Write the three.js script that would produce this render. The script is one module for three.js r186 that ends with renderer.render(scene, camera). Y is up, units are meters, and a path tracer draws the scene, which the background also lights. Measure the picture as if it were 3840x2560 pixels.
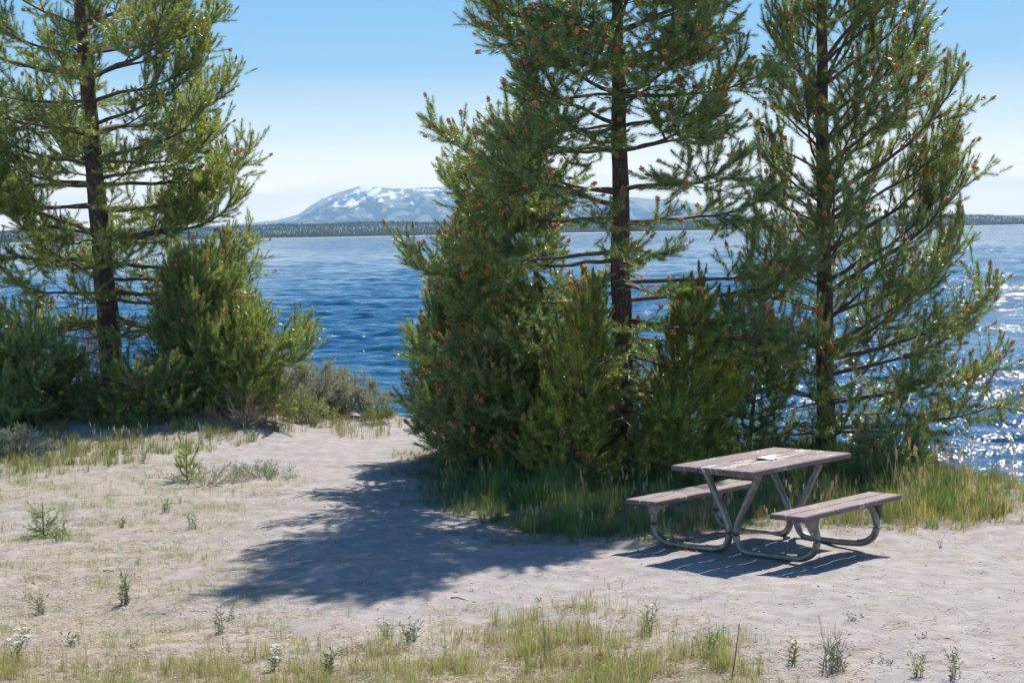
import * as THREE from 'three';
import { mergeGeometries } from 'three/addons/utils/BufferGeometryUtils.js';
import { createNoise2D } from 'simplex-noise';

// ---------------------------------------------------------------- camera
const scene = new THREE.Scene();
const FOCAL = 7027, EYE = 2.749, PITCH = 0.0579, ROLL = 0.0178;      // focal length in pixels of a 3840 px wide picture
const camera = new THREE.PerspectiveCamera(THREE.MathUtils.radToDeg(2 * Math.atan(1280 / FOCAL)), 1.5, 0.1, 60000);
camera.position.set(0, EYE, 0);
camera.rotation.order = 'YXZ';
camera.rotation.set(-PITCH, 0, -ROLL);

// ---------------------------------------------------------------- sky
const SUN_EL = THREE.MathUtils.degToRad(51.5), SUN_AZ = THREE.MathUtils.degToRad(27);
const sunDir = new THREE.Vector3(Math.sin(SUN_AZ) * Math.cos(SUN_EL), Math.sin(SUN_EL), -Math.cos(SUN_AZ) * Math.cos(SUN_EL));
function seeded(a) { return () => { a = (a + 0x6d2b79f5) | 0; let t = Math.imul(a ^ (a >>> 15), 1 | a); t = (t + Math.imul(t ^ (t >>> 7), 61 | t)) ^ t; return ((t ^ (t >>> 14)) >>> 0) / 4294967296; }; }
const noise = createNoise2D(seeded(11)), noiseB = createNoise2D(seeded(12));
const fbm = (x, y, n = 4) => { let s = 0, a = 0.5; for (let i = 0; i < n; i++) { s += a * noise(x, y); x = x * 2.03 + 7.1; y = y * 2.03 - 3.7; a *= 0.5; } return s; };
const clamp = THREE.MathUtils.clamp, lerp = THREE.MathUtils.lerp, smooth = (x, a, b) => { const t = clamp((x - a) / (b - a), 0, 1); return t * t * (3 - 2 * t); };
function table(list, x) { if (x <= list[0][0]) return list[0][1]; for (let i = 1; i < list.length; i++) if (x <= list[i][0]) { const [a, p] = list[i - 1], [b, q] = list[i]; return lerp(p, q, (x - a) / (b - a)); } return list[list.length - 1][1]; }
{
  const W = 2048, H = 1024, data = new Float32Array(W * H * 4);
  const stops = [[-90, [0.17, 0.19, 0.21]], [-2, [0.50, 0.53, 0.56]], [0, [1.32, 1.12, 0.82]], [1.2, [1.16, 1.02, 0.79]], [3, [0.53, 0.60, 0.60]], [5, [0.21, 0.37, 0.53]], [7, [0.14, 0.315, 0.52]], [14, [0.075, 0.215, 0.42]], [35, [0.045, 0.14, 0.32]], [90, [0.033, 0.10, 0.24]]];
  const sunny = [1, 0.97, 0.9];
  for (let r = 0; r < H; r++) {
    const el = ((r + 0.5) / H - 0.5) * Math.PI, deg = el * 180 / Math.PI;
    let i = 1; while (i < stops.length - 1 && deg > stops[i][0]) i++;
    const [a, p] = stops[i - 1], [b, q] = stops[i], t = clamp((deg - a) / (b - a), 0, 1);
    for (let c = 0; c < W; c++) {
      const round = ((c + 0.5) / W - 0.5) * 2 * Math.PI, x = Math.cos(round) * Math.cos(el), y = Math.sin(el), z = Math.sin(round) * Math.cos(el);
      const cs = Math.max(0, x * sunDir.x + y * sunDir.y + z * sunDir.z), glow = 0.10 * Math.pow(cs, 6) + 0.5 * Math.pow(cs, 60);
      const cloud = deg > 0 && deg < 3 ? smooth(fbm(round * 9, deg * 2.2, 4) + 0.25 - Math.abs(deg - 0.75) * 0.55, 0.02, 0.4) : 0;
      for (let k = 0; k < 3; k++) data[(r * W + c) * 4 + k] = lerp(lerp(p[k], q[k], t) + glow * sunny[k], [1.36, 1.16, 0.86][k], cloud * 0.75);
      data[(r * W + c) * 4 + 3] = 1;
    }
  }
  const tex = new THREE.DataTexture(data, W, H, THREE.RGBAFormat, THREE.FloatType);
  tex.mapping = THREE.EquirectangularReflectionMapping; tex.magFilter = THREE.LinearFilter; tex.needsUpdate = true;
  scene.background = tex; scene.environment = tex;
}
const sun = new THREE.DirectionalLight(0xfff4e4, 5);
sun.position.copy(sunDir).multiplyScalar(60).add(new THREE.Vector3(0, 0, -20));
sun.target.position.set(0, 0, -20); scene.add(sun, sun.target);
sun.castShadow = true; sun.shadow.mapSize.set(4096, 4096); sun.shadow.bias = -0.0005;
Object.assign(sun.shadow.camera, { left: -22, right: 22, top: 22, bottom: -22, near: 1, far: 140 });
const renderer = new THREE.WebGLRenderer({ antialias: true });
renderer.toneMapping = THREE.LinearToneMapping; renderer.toneMappingExposure = 1.85;
renderer.shadowMap.enabled = true; renderer.shadowMap.type = THREE.PCFSoftShadowMap;
renderer.setSize(1024, 682);
scene.fog = new THREE.FogExp2(new THREE.Color().setRGB(0.41, 0.69, 1.0), 4.4e-5);

// ---------------------------------------------------------------- layout helpers
const CP = Math.cos(PITCH), SP = Math.sin(PITCH), CR = Math.cos(ROLL), SR = Math.sin(ROLL);
function ray(px, py) { const X = px - 1920, Y = py - 1280, x = (X * CR - Y * SR) / FOCAL, y = -(X * SR + Y * CR) / FOCAL; return [x, y * CP - SP, -(CP + y * SP)]; }
function spot(px, py, h = 0) { const d = ray(px, py), t = (h - EYE) / d[1]; return [d[0] * t, d[2] * t]; }              // [x, z] on the level ground
function at(px, py, dist) { const d = ray(px, py), t = -dist / d[2]; return [d[0] * t, EYE + d[1] * t, -dist]; }         // a point dist metres ahead
const V = (x, y, z) => new THREE.Vector3(x, y, z), UP = V(0, 1, 0);
const rgb = (r, g, b) => new THREE.Color().setRGB(r, g, b);

// ---------------------------------------------------------------- terrain
const EDGE = [[-60, -40], [-14, -34], [-6, -32.5], [-3, -30.4], [-1.5, -28.8], [0, -26.2], [1.9, -24.3], [3.8, -23.3], [4.6, -21.8], [5.5, -19.9], [7.5, -17], [14, -12], [60, 4]];
const edge = (x) => (table(EDGE, x - 0.5) + table(EDGE, x) * 2 + table(EDGE, x + 0.5)) / 4 + 0.25 * noise(x * 0.8, 4.2);
const LAKE = -1.9;
function landY(x, z) {
  const d = edge(x) - z, far = smooth(Math.hypot(x, z + 18), 60, 20);
  let y = 0.05 * noise(x * 0.22, z * 0.22) * far + 0.018 * noise(x * 0.9 + 5, z * 0.9) * far;
  y += 0.32 * smooth(x, -2.2, -4.6) * smooth(z, -24.2, -27) ;
  const s = 0.35, drop = d / s > 30 ? d : s * Math.log1p(Math.exp(d / s));
  return Math.max(y - 0.62 * drop, -5);
}
function fineY(x, z) { return landY(x, z) + 0.006 * noise(x * 2.3, z * 2.3) + 0.0035 * noiseB(x * 6.3, z * 6.3) + 0.002 * noise(x * 14, z * 14); }

// zones of the ground as polygons [x, z], corners read off the level ground
const poly = (pts) => pts.map(([x, y]) => spot(x * 1.6327, y * 1.6327));
function inside(P, x, z) { let c = false; for (let i = 0, j = P.length - 1; i < P.length; j = i++) { const [a, b] = P[i], [e, f] = P[j]; if ((b > z) !== (f > z) && x < ((e - a) * (z - b)) / (f - b) + a) c = !c; } return c; }
function toEdge(P, x, z) { let m = 1e9; for (let i = 0, j = P.length - 1; i < P.length; j = i++) { const [a, b] = P[j], [e, f] = P[i], l2 = (e - a) ** 2 + (f - b) ** 2, t = clamp(((x - a) * (e - a) + (z - b) * (f - b)) / l2, 0, 1); m = Math.min(m, Math.hypot(x - a - t * (e - a), z - b - t * (f - b))); } return inside(P, x, z) ? m : -m; }
const ZONE = {
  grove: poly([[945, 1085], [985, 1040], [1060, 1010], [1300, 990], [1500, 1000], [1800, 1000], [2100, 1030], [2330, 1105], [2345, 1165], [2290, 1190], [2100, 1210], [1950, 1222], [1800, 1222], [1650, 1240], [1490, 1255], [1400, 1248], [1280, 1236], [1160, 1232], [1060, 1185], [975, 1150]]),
  litter: poly([[1330, 1075], [1480, 1065], [1570, 1085], [1560, 1120], [1420, 1135], [1330, 1110]]),
  front: poly([[-60, 1640], [-60, 1520], [120, 1530], [260, 1545], [440, 1535], [600, 1515], [760, 1525], [900, 1492], [1040, 1480], [1120, 1452], [1220, 1425], [1330, 1418], [1420, 1455], [1530, 1480], [1620, 1500], [1720, 1545], [1740, 1590]]),
  leftEdge: poly([[-80, 930], [130, 930], [330, 940], [540, 950], [640, 960], [640, 1005], [500, 1030], [400, 1050], [300, 1062], [200, 1085], [80, 1105], [-80, 1100]]),
  field: poly([[-120, 1080], [250, 1075], [420, 1060], [640, 1100], [620, 1180], [520, 1240], [560, 1330], [640, 1420], [760, 1460], [1000, 1440], [1300, 1400], [1440, 1440], [1700, 1500], [1760, 1600], [-300, 1600]]),
  bank: poly([[2060, 1090], [2180, 1072], [2310, 1100], [2340, 1150], [2270, 1190], [2130, 1205], [2040, 1180]]),
  sageMound: poly([[520, 985], [640, 930], [800, 930], [880, 965], [885, 995], [800, 1005], [700, 1000], [600, 1010]]),
};
const soft = (P, x, z, w) => smooth(toEdge(P, x, z) + 0.35 * noise(x * 1.3, z * 1.3) + 0.16 * noiseB(x * 4, z * 4), -w, w);

// ---------------------------------------------------------------- geometry helpers
class Bag {                                             // collects triangles with colours
  constructor() { this.p = []; this.c = []; this.n = []; this.i = []; this.uv = []; }
  vert(p, c, uv) { this.p.push(p.x, p.y, p.z); if (c) this.c.push(c.r, c.g, c.b); if (uv) this.uv.push(uv[0], uv[1]); return this.p.length / 3 - 1; }
  tri(a, b, c) { this.i.push(a, b, c); }
  geo(normals = false) {
    const g = new THREE.BufferGeometry(); g.setAttribute('position', new THREE.Float32BufferAttribute(this.p, 3));
    if (this.c.length) g.setAttribute('color', new THREE.Float32BufferAttribute(this.c, 3));
    if (this.uv.length) g.setAttribute('uv', new THREE.Float32BufferAttribute(this.uv, 2));
    g.setIndex(this.i); if (normals) g.computeVertexNormals(); return g;
  }
}
const _t = V(0, 0, 0), _n = V(0, 0, 0), _b = V(0, 0, 0), _q = V(0, 0, 0);
function tube(bag, pts, radius, sides, cap = false, vscale = 1) {         // a tube along pts; radius(i) in metres
  const N = pts.length, ref = Math.abs(_t.copy(pts[N - 1]).sub(pts[0]).normalize().y) > 0.8 ? V(1, 0, 0) : V(0, 1, 0);
  let len = 0, rows = [];
  for (let i = 0; i < N; i++) {
    _t.copy(pts[Math.min(N - 1, i + 1)]).sub(pts[Math.max(0, i - 1)]).normalize();
    _n.crossVectors(_t, ref).normalize(); _b.crossVectors(_t, _n).normalize();
    if (i) len += pts[i].distanceTo(pts[i - 1]);
    const r = radius(i), row = [];
    for (let k = 0; k <= sides; k++) { const a = k / sides * 2 * Math.PI; _q.copy(pts[i]).addScaledVector(_n, Math.cos(a) * r).addScaledVector(_b, Math.sin(a) * r); row.push(bag.vert(_q, null, [k / sides * 2 * Math.PI * Math.max(0.02, radius(0)), len * vscale])); }
    rows.push(row);
    if (i) for (let k = 0; k < sides; k++) { const a = rows[i - 1][k], b = rows[i - 1][k + 1], c = row[k], d = row[k + 1]; bag.tri(a, c, b); bag.tri(b, c, d); }
  }
  if (cap) for (const [i, flip] of [[0, true], [N - 1, false]]) { const m = bag.vert(pts[i], null, [0, 0]); for (let k = 0; k < sides; k++) flip ? bag.tri(m, rows[i][k], rows[i][k + 1]) : bag.tri(m, rows[i][k + 1], rows[i][k]); }
}
const taken = {};
function numbered(name) { const n = taken[name] = (taken[name] ?? -1) + 1; return n ? name + '_' + String(n).padStart(3, '0') : name; }
function shade(o) { o.castShadow = true; o.receiveShadow = true; return o; }
function tag(o, label, category, group, kind) { o.userData.label = label; if (category) o.userData.category = category; if (group) o.userData.group = group; if (kind) o.userData.kind = kind; return o; }
function thing(name, label, category, [x, y, z], group) { const o = new THREE.Group(); o.name = numbered(name); o.position.set(x, y, z); scene.add(o); return tag(o, label, category, group); }
function part(parent, name, geo, mat) { const m = shade(new THREE.Mesh(geo, mat)); m.name = name; parent.add(m); return m; }
function struct(name, geo, mat, kind = 'structure') { const m = shade(new THREE.Mesh(geo, mat)); m.name = numbered(name); m.userData.kind = kind; scene.add(m); return m; }
function scatter(parent, name, geo, mat, list, kind = 'stuff') {           // list of [Matrix4, Color]
  if (!list.length) return null;
  const m = shade(new THREE.InstancedMesh(geo, mat, list.length)); m.name = parent === scene ? numbered(name) : name;
  list.forEach(([t, c], i) => { m.setMatrixAt(i, t); if (c) m.setColorAt(i, c); });
  m.userData.kind = kind; parent.add(m); return m;
}
const _m4 = new THREE.Matrix4(), _qq = new THREE.Quaternion(), _q2 = new THREE.Quaternion(), _s = V(1, 1, 1);
function pose(p, dir, roll, sx, sy = sx) { _qq.setFromUnitVectors(UP, dir); _q2.setFromAxisAngle(UP, roll); _qq.multiply(_q2); return new THREE.Matrix4().compose(p, _qq, _s.set(sx, sy, sx)); }

// ---------------------------------------------------------------- textures and materials
function texture(size, fn, srgb, height = size) {       // fn(u, v, x, y) -> [r, g, b] 0..1 ; tiles by wrapping noise through a torus blend
  const d = new Uint8Array(size * height * 4);
  for (let y = 0; y < height; y++) for (let x = 0; x < size; x++) { const c = fn(x / size, y / height, x, y); for (let k = 0; k < 3; k++) d[(y * size + x) * 4 + k] = clamp(c[k] * 255, 0, 255); d[(y * size + x) * 4 + 3] = 255; }
  const t = new THREE.DataTexture(d, size, height); t.wrapS = t.wrapT = THREE.RepeatWrapping; t.magFilter = THREE.LinearFilter; t.colorSpace = srgb ? THREE.SRGBColorSpace : THREE.NoColorSpace; t.needsUpdate = true; return t;
}
function tiled(fn, u, v, p) { const a = smooth(u, 0.85, 1), b = smooth(v, 0.85, 1), f = (x, y) => fn(x * p, y * p); const r0 = lerp(f(u, v), f(u - 1, v), a); return b > 0 ? lerp(r0, lerp(f(u, v - 1), f(u - 1, v - 1), a), b) : r0; }
const speck = seeded(5);
const sandHeights = new Float32Array(1024 * 1024);
const sandBump = texture(1024, (u, v, x, y) => { const h = 0.5 + 0.22 * tiled((a, b) => fbm(a, b, 5), u, v, 14) + 0.14 * tiled((a, b) => fbm(a + 30, b, 3), u, v, 60) + 0.12 * (speck() - 0.5) + (speck() > 0.992 ? 0.2 : 0); sandHeights[y * 1024 + x] = h; return [h, h, h]; }, false);
const sandColor = texture(1024, (u, v, x, y) => { const g = 0.80 + 0.10 * tiled((a, b) => fbm(a + 9, b + 2, 4), u, v, 9) + 0.16 * (speck() - 0.5) + (speck() > 0.97 ? -0.34 * speck() : 0), w = 0.03 * tiled((a, b) => fbm(a - 9, b + 12, 3), u, v, 5); return [g + w, g, g - w]; }, true);
const barkBump = texture(512, (u, v) => { const h = 0.5 + 0.5 * tiled((a, b) => fbm(a * 1.6 + 0.4 * noise(a, b), b * 0.7, 4), u, v, 12) - 0.25 * Math.abs(tiled((a, b) => noise(a, b * 0.4), u, v, 10)); return [h, h, h]; }, false);
const barkColor = texture(512, (u, v) => { const t = tiled((a, b) => fbm(a, b * 0.6, 5), u, v, 10), s = tiled((a, b) => noise(a + 4, b), u, v, 26), g = 0.48 + 0.22 * t + 0.07 * s; return [g * 1.04, g * 0.94, g * 0.87]; }, true);
const M = {};
M.ground = new THREE.MeshStandardMaterial({ map: sandColor, bumpMap: sandBump, bumpScale: 0.014, roughness: 0.95, vertexColors: true });
M.bark = new THREE.MeshStandardMaterial({ color: rgb(0.42, 0.37, 0.36), map: barkColor, bumpMap: barkBump, bumpScale: 0.012, roughness: 0.9 });
M.branch = new THREE.MeshStandardMaterial({ color: rgb(0.115, 0.088, 0.075), roughness: 0.85 });
M.greyTwig = new THREE.MeshStandardMaterial({ color: rgb(0.27, 0.22, 0.19), roughness: 0.9 });
const leafy = (o) => new THREE.MeshPhysicalMaterial({ color: 0xffffff, vertexColors: true, roughness: 0.92, transmission: 0.42, thickness: 0, clearcoat: 0.35, clearcoatRoughness: 0.35, side: THREE.DoubleSide, ...o });
M.needle = leafy({ transmission: 0.42, clearcoat: 1, clearcoatRoughness: 0.26 });
M.candle = leafy({ transmission: 0.45, clearcoat: 0.1 });
M.cone = new THREE.MeshStandardMaterial({ color: 0xffffff, vertexColors: true, roughness: 0.8 });
M.grass = leafy({ transmission: 0.45, clearcoat: 0.15 });
M.sage = leafy({ transmission: 0.3, clearcoat: 0.05 });
M.petal = leafy({ transmission: 0.35, clearcoat: 0 });

// ---------------------------------------------------------------- ground
const landAxis = (near, far, fine, grow) => { const out = []; let x = 0, s = fine; while (x < near) { out.push(x); x += fine; } while (x < far) { out.push(x); s *= grow; x += s; } out.push(far); return out; };
{
  const h = landAxis(6.4, 90, 0.07, 1.16), xs = [...h.slice(1).map((v) => -v).reverse(), ...h];
  const zs = []; let z = 60, s = 8; while (z > -10.2) { zs.push(z); s = Math.max(0.07, s * 0.8); z -= Math.max(s, 0.07); } while (z > -24) { zs.push(z); z -= 0.07; } while (z > -36) { zs.push(z); z -= 0.13; } while (z > -80) { zs.push(z); z -= 2; }
  const bag = new Bag(), nx = xs.length, col = rgb(1, 1, 1);
  for (const zz of zs) for (const x of xs) {
    const y = Math.abs(x) < 14 && zz < -8 && zz > -40 ? fineY(x, zz) : landY(x, zz);
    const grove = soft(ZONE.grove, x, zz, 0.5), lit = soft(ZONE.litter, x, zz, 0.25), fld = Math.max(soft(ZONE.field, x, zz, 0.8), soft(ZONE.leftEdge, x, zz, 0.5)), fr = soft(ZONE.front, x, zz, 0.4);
    let r = 0.39, g = 0.366, b = 0.374;
    const patch = 0.5 + 0.5 * noise(x * 0.55 + 20, zz * 0.9), w1 = fld * (0.25 + 0.5 * patch);
    r = lerp(r, 0.40, w1); g = lerp(g, 0.365, w1); b = lerp(b, 0.30, w1);
    r = lerp(r, 0.32, 0.6 * fr); g = lerp(g, 0.28, 0.6 * fr); b = lerp(b, 0.19, 0.6 * fr);
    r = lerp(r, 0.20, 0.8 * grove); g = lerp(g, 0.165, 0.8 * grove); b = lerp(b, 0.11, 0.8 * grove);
    r = lerp(r, 0.36, lit * 0.8); g = lerp(g, 0.22, lit * 0.8); b = lerp(b, 0.14, lit * 0.8);
    const m = 1 + 0.08 * noise(x * 1.9, zz * 2.6) + 0.07 * noiseB(x * 5, zz * 6) + 0.05 * noise(x * 13, zz * 13);
    bag.vert(V(x, y, zz), col.setRGB(r * m, g * m, b * m), [x / 2.6, zz / 2.6]);
  }
  for (let j = 0; j < zs.length - 1; j++) for (let i = 0; i < nx - 1; i++) { const a = j * nx + i; bag.tri(a, a + 1, a + nx); bag.tri(a + 1, a + nx + 1, a + nx); }
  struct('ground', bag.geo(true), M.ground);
}

// ---------------------------------------------------------------- lake
{
  const rnd = seeded(21), waves = [];
  for (let i = 0; i < 44; i++) { const L = 0.34 * Math.pow(16, i / 43) * (0.9 + 0.2 * rnd()), dir = Math.PI / 2 + 0.25 + (rnd() + rnd() - 1) * 0.95, k = 2 * Math.PI / L; waves.push([k * Math.cos(dir), k * Math.sin(dir), 0.0155 * L * (L > 1.3 ? Math.pow(1.3 / L, 0.9) : 1) * (0.6 + 0.8 * rnd()), rnd() * 6.28, L]); }
  const zs = []; let d = 20; while (d < 9000) { zs.push(d); d += Math.max(0.075, 0.0034 * d); } zs.push(30000);
  const us = []; for (let i = -84; i <= 84; i++) us.push(i / 84); const cols = [-9, -4, -2.2, -1.5, -1.2, ...us, 1.2, 1.5, 2.2, 4, 9];
  const bag = new Bag(), nx = cols.length, nrm = [];
  for (const dist of zs) {
    const half = 0.33 * dist + 3, gap = Math.max(half / 84, 0.0034 * dist) * 1.0;
    for (const u of cols) {
      const x = u * half, z = -dist; let y = 0, sx = 0, sz = 0;
      if (Math.abs(u) <= 1.2 && dist < 9000) {
        const gust = 0.75 + 0.45 * noise(x * 0.02, z * 0.008) + 0.25 * noise(x * 0.11, z * 0.05);
        for (const [kx, kz, A, ph, L] of waves) { const att = smooth(L, gap * 1.4, gap * 3.5), keep = Math.max(att, 0.6); const p = kx * x + kz * z + ph, a = A * gust, c = Math.cos(p); y += a * att * Math.sin(p); sx += a * kx * c * keep; sz += a * kz * c * keep; }
      }
      bag.vert(V(x, LAKE + y, z), null, [x / 3.1, z / 3.1]); const l = Math.hypot(sx, 1, sz); nrm.push(-sx / l, 1 / l, -sz / l);
    }
  }
  for (let j = 0; j < zs.length - 1; j++) for (let i = 0; i < nx - 1; i++) { const a = j * nx + i; bag.tri(a, a + 1, a + nx); bag.tri(a + 1, a + nx + 1, a + nx); }
  const g = bag.geo(); g.setAttribute('normal', new THREE.Float32BufferAttribute(nrm, 3));
  const ripples = texture(512, (u, v) => { const h = 0.5 + 0.35 * tiled((a, b) => fbm(a, b * 1.5, 4), u, v, 9) + 0.18 * tiled((a, b) => fbm(a + 40, b * 1.4, 3), u, v, 23); return [h, h, h]; }, false);
  struct('lake', g, new THREE.MeshPhysicalMaterial({ color: rgb(0.004, 0.058, 0.14), roughness: 0.07, ior: 1.333, bumpMap: ripples, bumpScale: 0.042 }));
}

// ---------------------------------------------------------------- far shore, forest, mountain
const shoreZ = (x) => -5000 - 500 * smooth(x, -1500, -200) - 1500 * smooth(x, 200, 2400) + 60 * noise(x * 0.0012, 3);
const hillTop = (x) => table([[-9000, 36], [-1700, 36], [-1100, 35], [-700, 44], [-520, 46], [-200, 40], [0, 36], [500, 33], [1200, 31], [1900, 42], [9000, 44]], x);
function hillY(x, z) { const t = shoreZ(x) - z; return LAKE - 0.6 + 2.2 * smooth(t, 0, 40) + hillTop(x) * smooth(t, 20, 1500) * (1 + 0.10 * noise(x * 0.002, z * 0.002)) - 12 * smooth(t, 1700, 3200); }
{
  const bag = new Bag(), c = rgb(0, 0, 0), nx = 200, nz = 40;
  for (let j = 0; j <= nz; j++) for (let i = 0; i <= nx; i++) { const x = -9000 + 18000 * i / nx, t = j < 6 ? j * 12 - 20 : 52 + 9000 * Math.pow((j - 6) / (nz - 6), 2), z = shoreZ(x) - t; const s = smooth(t, 26, 44); c.setRGB(lerp(0.5, 0.05, s), lerp(0.43, 0.065, s), lerp(0.34, 0.04, s)); bag.vert(V(x, hillY(x, z), z), c); }
  for (let j = 0; j < nz; j++) for (let i = 0; i < nx; i++) { const a = j * (nx + 1) + i, b = a + nx + 1; bag.tri(a, a + 1, b); bag.tri(a + 1, b + 1, b); }
  struct('far_shore', bag.geo(true), new THREE.MeshStandardMaterial({ vertexColors: true, roughness: 1 }));
  const tree = new Bag();
  for (const [y0, y1, r] of [[0.08, 0.55, 0.2], [0.36, 0.8, 0.145], [0.62, 1, 0.09]]) { const tip = tree.vert(V(0, y1, 0)), ring = []; for (let k = 0; k < 6; k++) ring.push(tree.vert(V(Math.cos(k * 1.047) * r, y0, Math.sin(k * 1.047) * r))); for (let k = 0; k < 6; k++) tree.tri(tip, ring[(k + 1) % 6], ring[k]); }
  const rnd = seeded(31), list = [];
  for (let n = 0; n < 40000; n++) {
    const a = (rnd() - 0.5) * 0.72, x = Math.tan(a) * 5600 + (rnd() - 0.5) * 20, t = 34 + 2300 * Math.pow(rnd(), 1.5), z = shoreZ(x) - t, m = noise(x * 0.004, z * 0.003);
    if (noise(x * 0.0031 + 40, t * 0.004) > 0.72 && rnd() > 0.25) continue;
    const h = (6 + 6 * rnd()) * (1 + 0.25 * m), dead = rnd() > (m > 0.2 ? 0.9 : 0.97), k = 0.7 + 0.6 * rnd(), w = dead ? 0.5 : 1;
    list.push([new THREE.Matrix4().compose(V(x, hillY(x, z) - 0.5, z), new THREE.Quaternion(), V(h * w, h, h * w)), dead ? rgb(0.12 * k, 0.115 * k, 0.105 * k) : rgb((0.040 + 0.02 * Math.max(0, m)) * k, (0.066 + 0.02 * Math.max(0, m)) * k, 0.032 * k)]);
  }
  const f = scatter(scene, 'far_forest', tree.geo(), new THREE.MeshStandardMaterial({ roughness: 1, color: 0xffffff }), list);
  tag(f, 'dark conifer forest covering the low far shore of the lake', 'forest');
}
{
  const D = 26000, U = D / FOCAL;                                 // ridge line, metres from heights read above the water line
  const toX = (px) => (px - 1920) * U, ridge = [[300, 36], [700, 44], [900, 50], [1045, 62], [1127, 80], [1176, 112], [1225, 138], [1290, 160], [1355, 178], [1390, 177], [1437, 173], [1478, 167], [1519, 166], [1633, 170], [1700, 167], [1796, 160], [1894, 152], [2100, 138], [2350, 124], [2560, 106], [2646, 88], [2700, 76], [2860, 44], [3100, 30], [3500, 26]].map(([p, h]) => [toX(p), h * U * 1.04]);
  const bag = new Bag(), nx = 1000, nz = 110, x0 = toX(250), x1 = toX(3500), c = rgb(0, 0, 0);
  const patches = [[1368, 722, 44, 17, -0.5], [1412, 728, 26, 12, -0.9], [1432, 716, 26, 10, -1.2], [1468, 732, 34, 6, -0.25], [1492, 738, 14, 10, 0.8], [1345, 752, 30, 6, -0.5], [1300, 758, 26, 7, -0.35], [1370, 758, 34, 8, -0.6], [1335, 768, 26, 6, -0.3], [1290, 776, 12, 4, 0], [1430, 752, 10, 9, -1], [1455, 755, 7, 9, -0.8], [1518, 724, 12, 8, -0.7], [1538, 738, 6, 7, 0.7], [1548, 755, 30, 4, 0.45], [1570, 770, 12, 4, 0.8], [1610, 714, 50, 5, -0.02], [1500, 722, 30, 3, 0.1], [1630, 734, 22, 3, 0], [1668, 726, 8, 12, 0.5], [1684, 748, 16, 6, 0.6], [1640, 712, 18, 4, 0], [1720, 724, 18, 5, 0], [1850, 726, 16, 6, 0.6], [1370, 784, 4, 8, 0.3], [1505, 782, 4, 10, -0.4], [1150, 826, 12, 3, -0.5], [1136, 820, 8, 2, -0.4], [1320, 738, 7, 9, 0.6], [1255, 748, 5, 6, 0.6], [1780, 740, 20, 4, 0.3], [1950, 745, 24, 5, 0.2], [2050, 752, 20, 5, -0.3], [2620, 790, 16, 4, 0.3]];
  for (let j = 0; j <= nz; j++) for (let i = 0; i <= nx; i++) {
    const x = lerp(x0, x1, i / nx), top = table(ridge, x) * (1 + 0.012 * noise(x * 0.006, 1) + 0.012 * noise(x * 0.02, 5)), t = j / nz, back = j > nz - 10;
    const f = back ? 1 - 0.05 * (j - nz + 10) : j / (nz - 10), depth = back ? 220 * (j - nz + 10) : 0;
    const spur = Math.abs(noise(x * 0.0013 + 0.9 * f, 7 + 0.6 * f)) * 0.55 + Math.abs(noise(x * 0.0032 - 1.3 * f, 2 + 1.5 * f)) * 0.3;
    const rough = fbm(x * 0.004, f * 5, 4);
    const y = LAKE - 20 + (top + 20) * Math.min(1, Math.pow(f, 1.12)), run = back ? 0 : (1 - f) * 3600 * (0.25 + 1.3 * spur) + 700 * rough * (1 - f) + 300 * Math.abs(noise(x * 0.003, f * 3)) * f * (1 - f) * 4;
    const px = 1920 + x / U, hgt = y / U, py = 883 - 0.0178 * (px - 1370) - hgt;
    const wob = 5 * noise(px * 0.09, py * 0.09), wob2 = 5 * noiseB(px * 0.09, py * 0.09); let snow = 0;
    if (!back) for (const [cx, cy, a, b, r] of patches) { const dx = px + wob - cx, dy = py + wob2 * 0.6 - cy, u = (dx * Math.cos(r) + dy * Math.sin(r)) / a, v = (-dx * Math.sin(r) + dy * Math.cos(r)) / b; snow = Math.max(snow, smooth(1.15 - u * u - v * v, 0, 0.3)); } else snow = noise(x * 0.002, j) > -0.2 ? 1 : 0;
    const green = smooth(0.75 - f + 0.35 * noise(x * 0.003, f * 2), 0, 0.35), k = 1 + 0.35 * rough;
    c.setRGB(lerp(0.21, 0.075, green) * k, lerp(0.185, 0.09, green) * k, lerp(0.17, 0.065, green) * k); c.lerp(rgb(0.86, 0.88, 0.92), snow);
    bag.vert(V(x, y, -D + run - depth), c);
  }
  for (let j = 0; j < nz; j++) for (let i = 0; i < nx; i++) { const a = j * (nx + 1) + i, b = a + nx + 1; bag.tri(a, a + 1, b); bag.tri(a + 1, b + 1, b); }
  struct('mountain', bag.geo(true), new THREE.MeshStandardMaterial({ vertexColors: true, roughness: 1 }));
}

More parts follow.
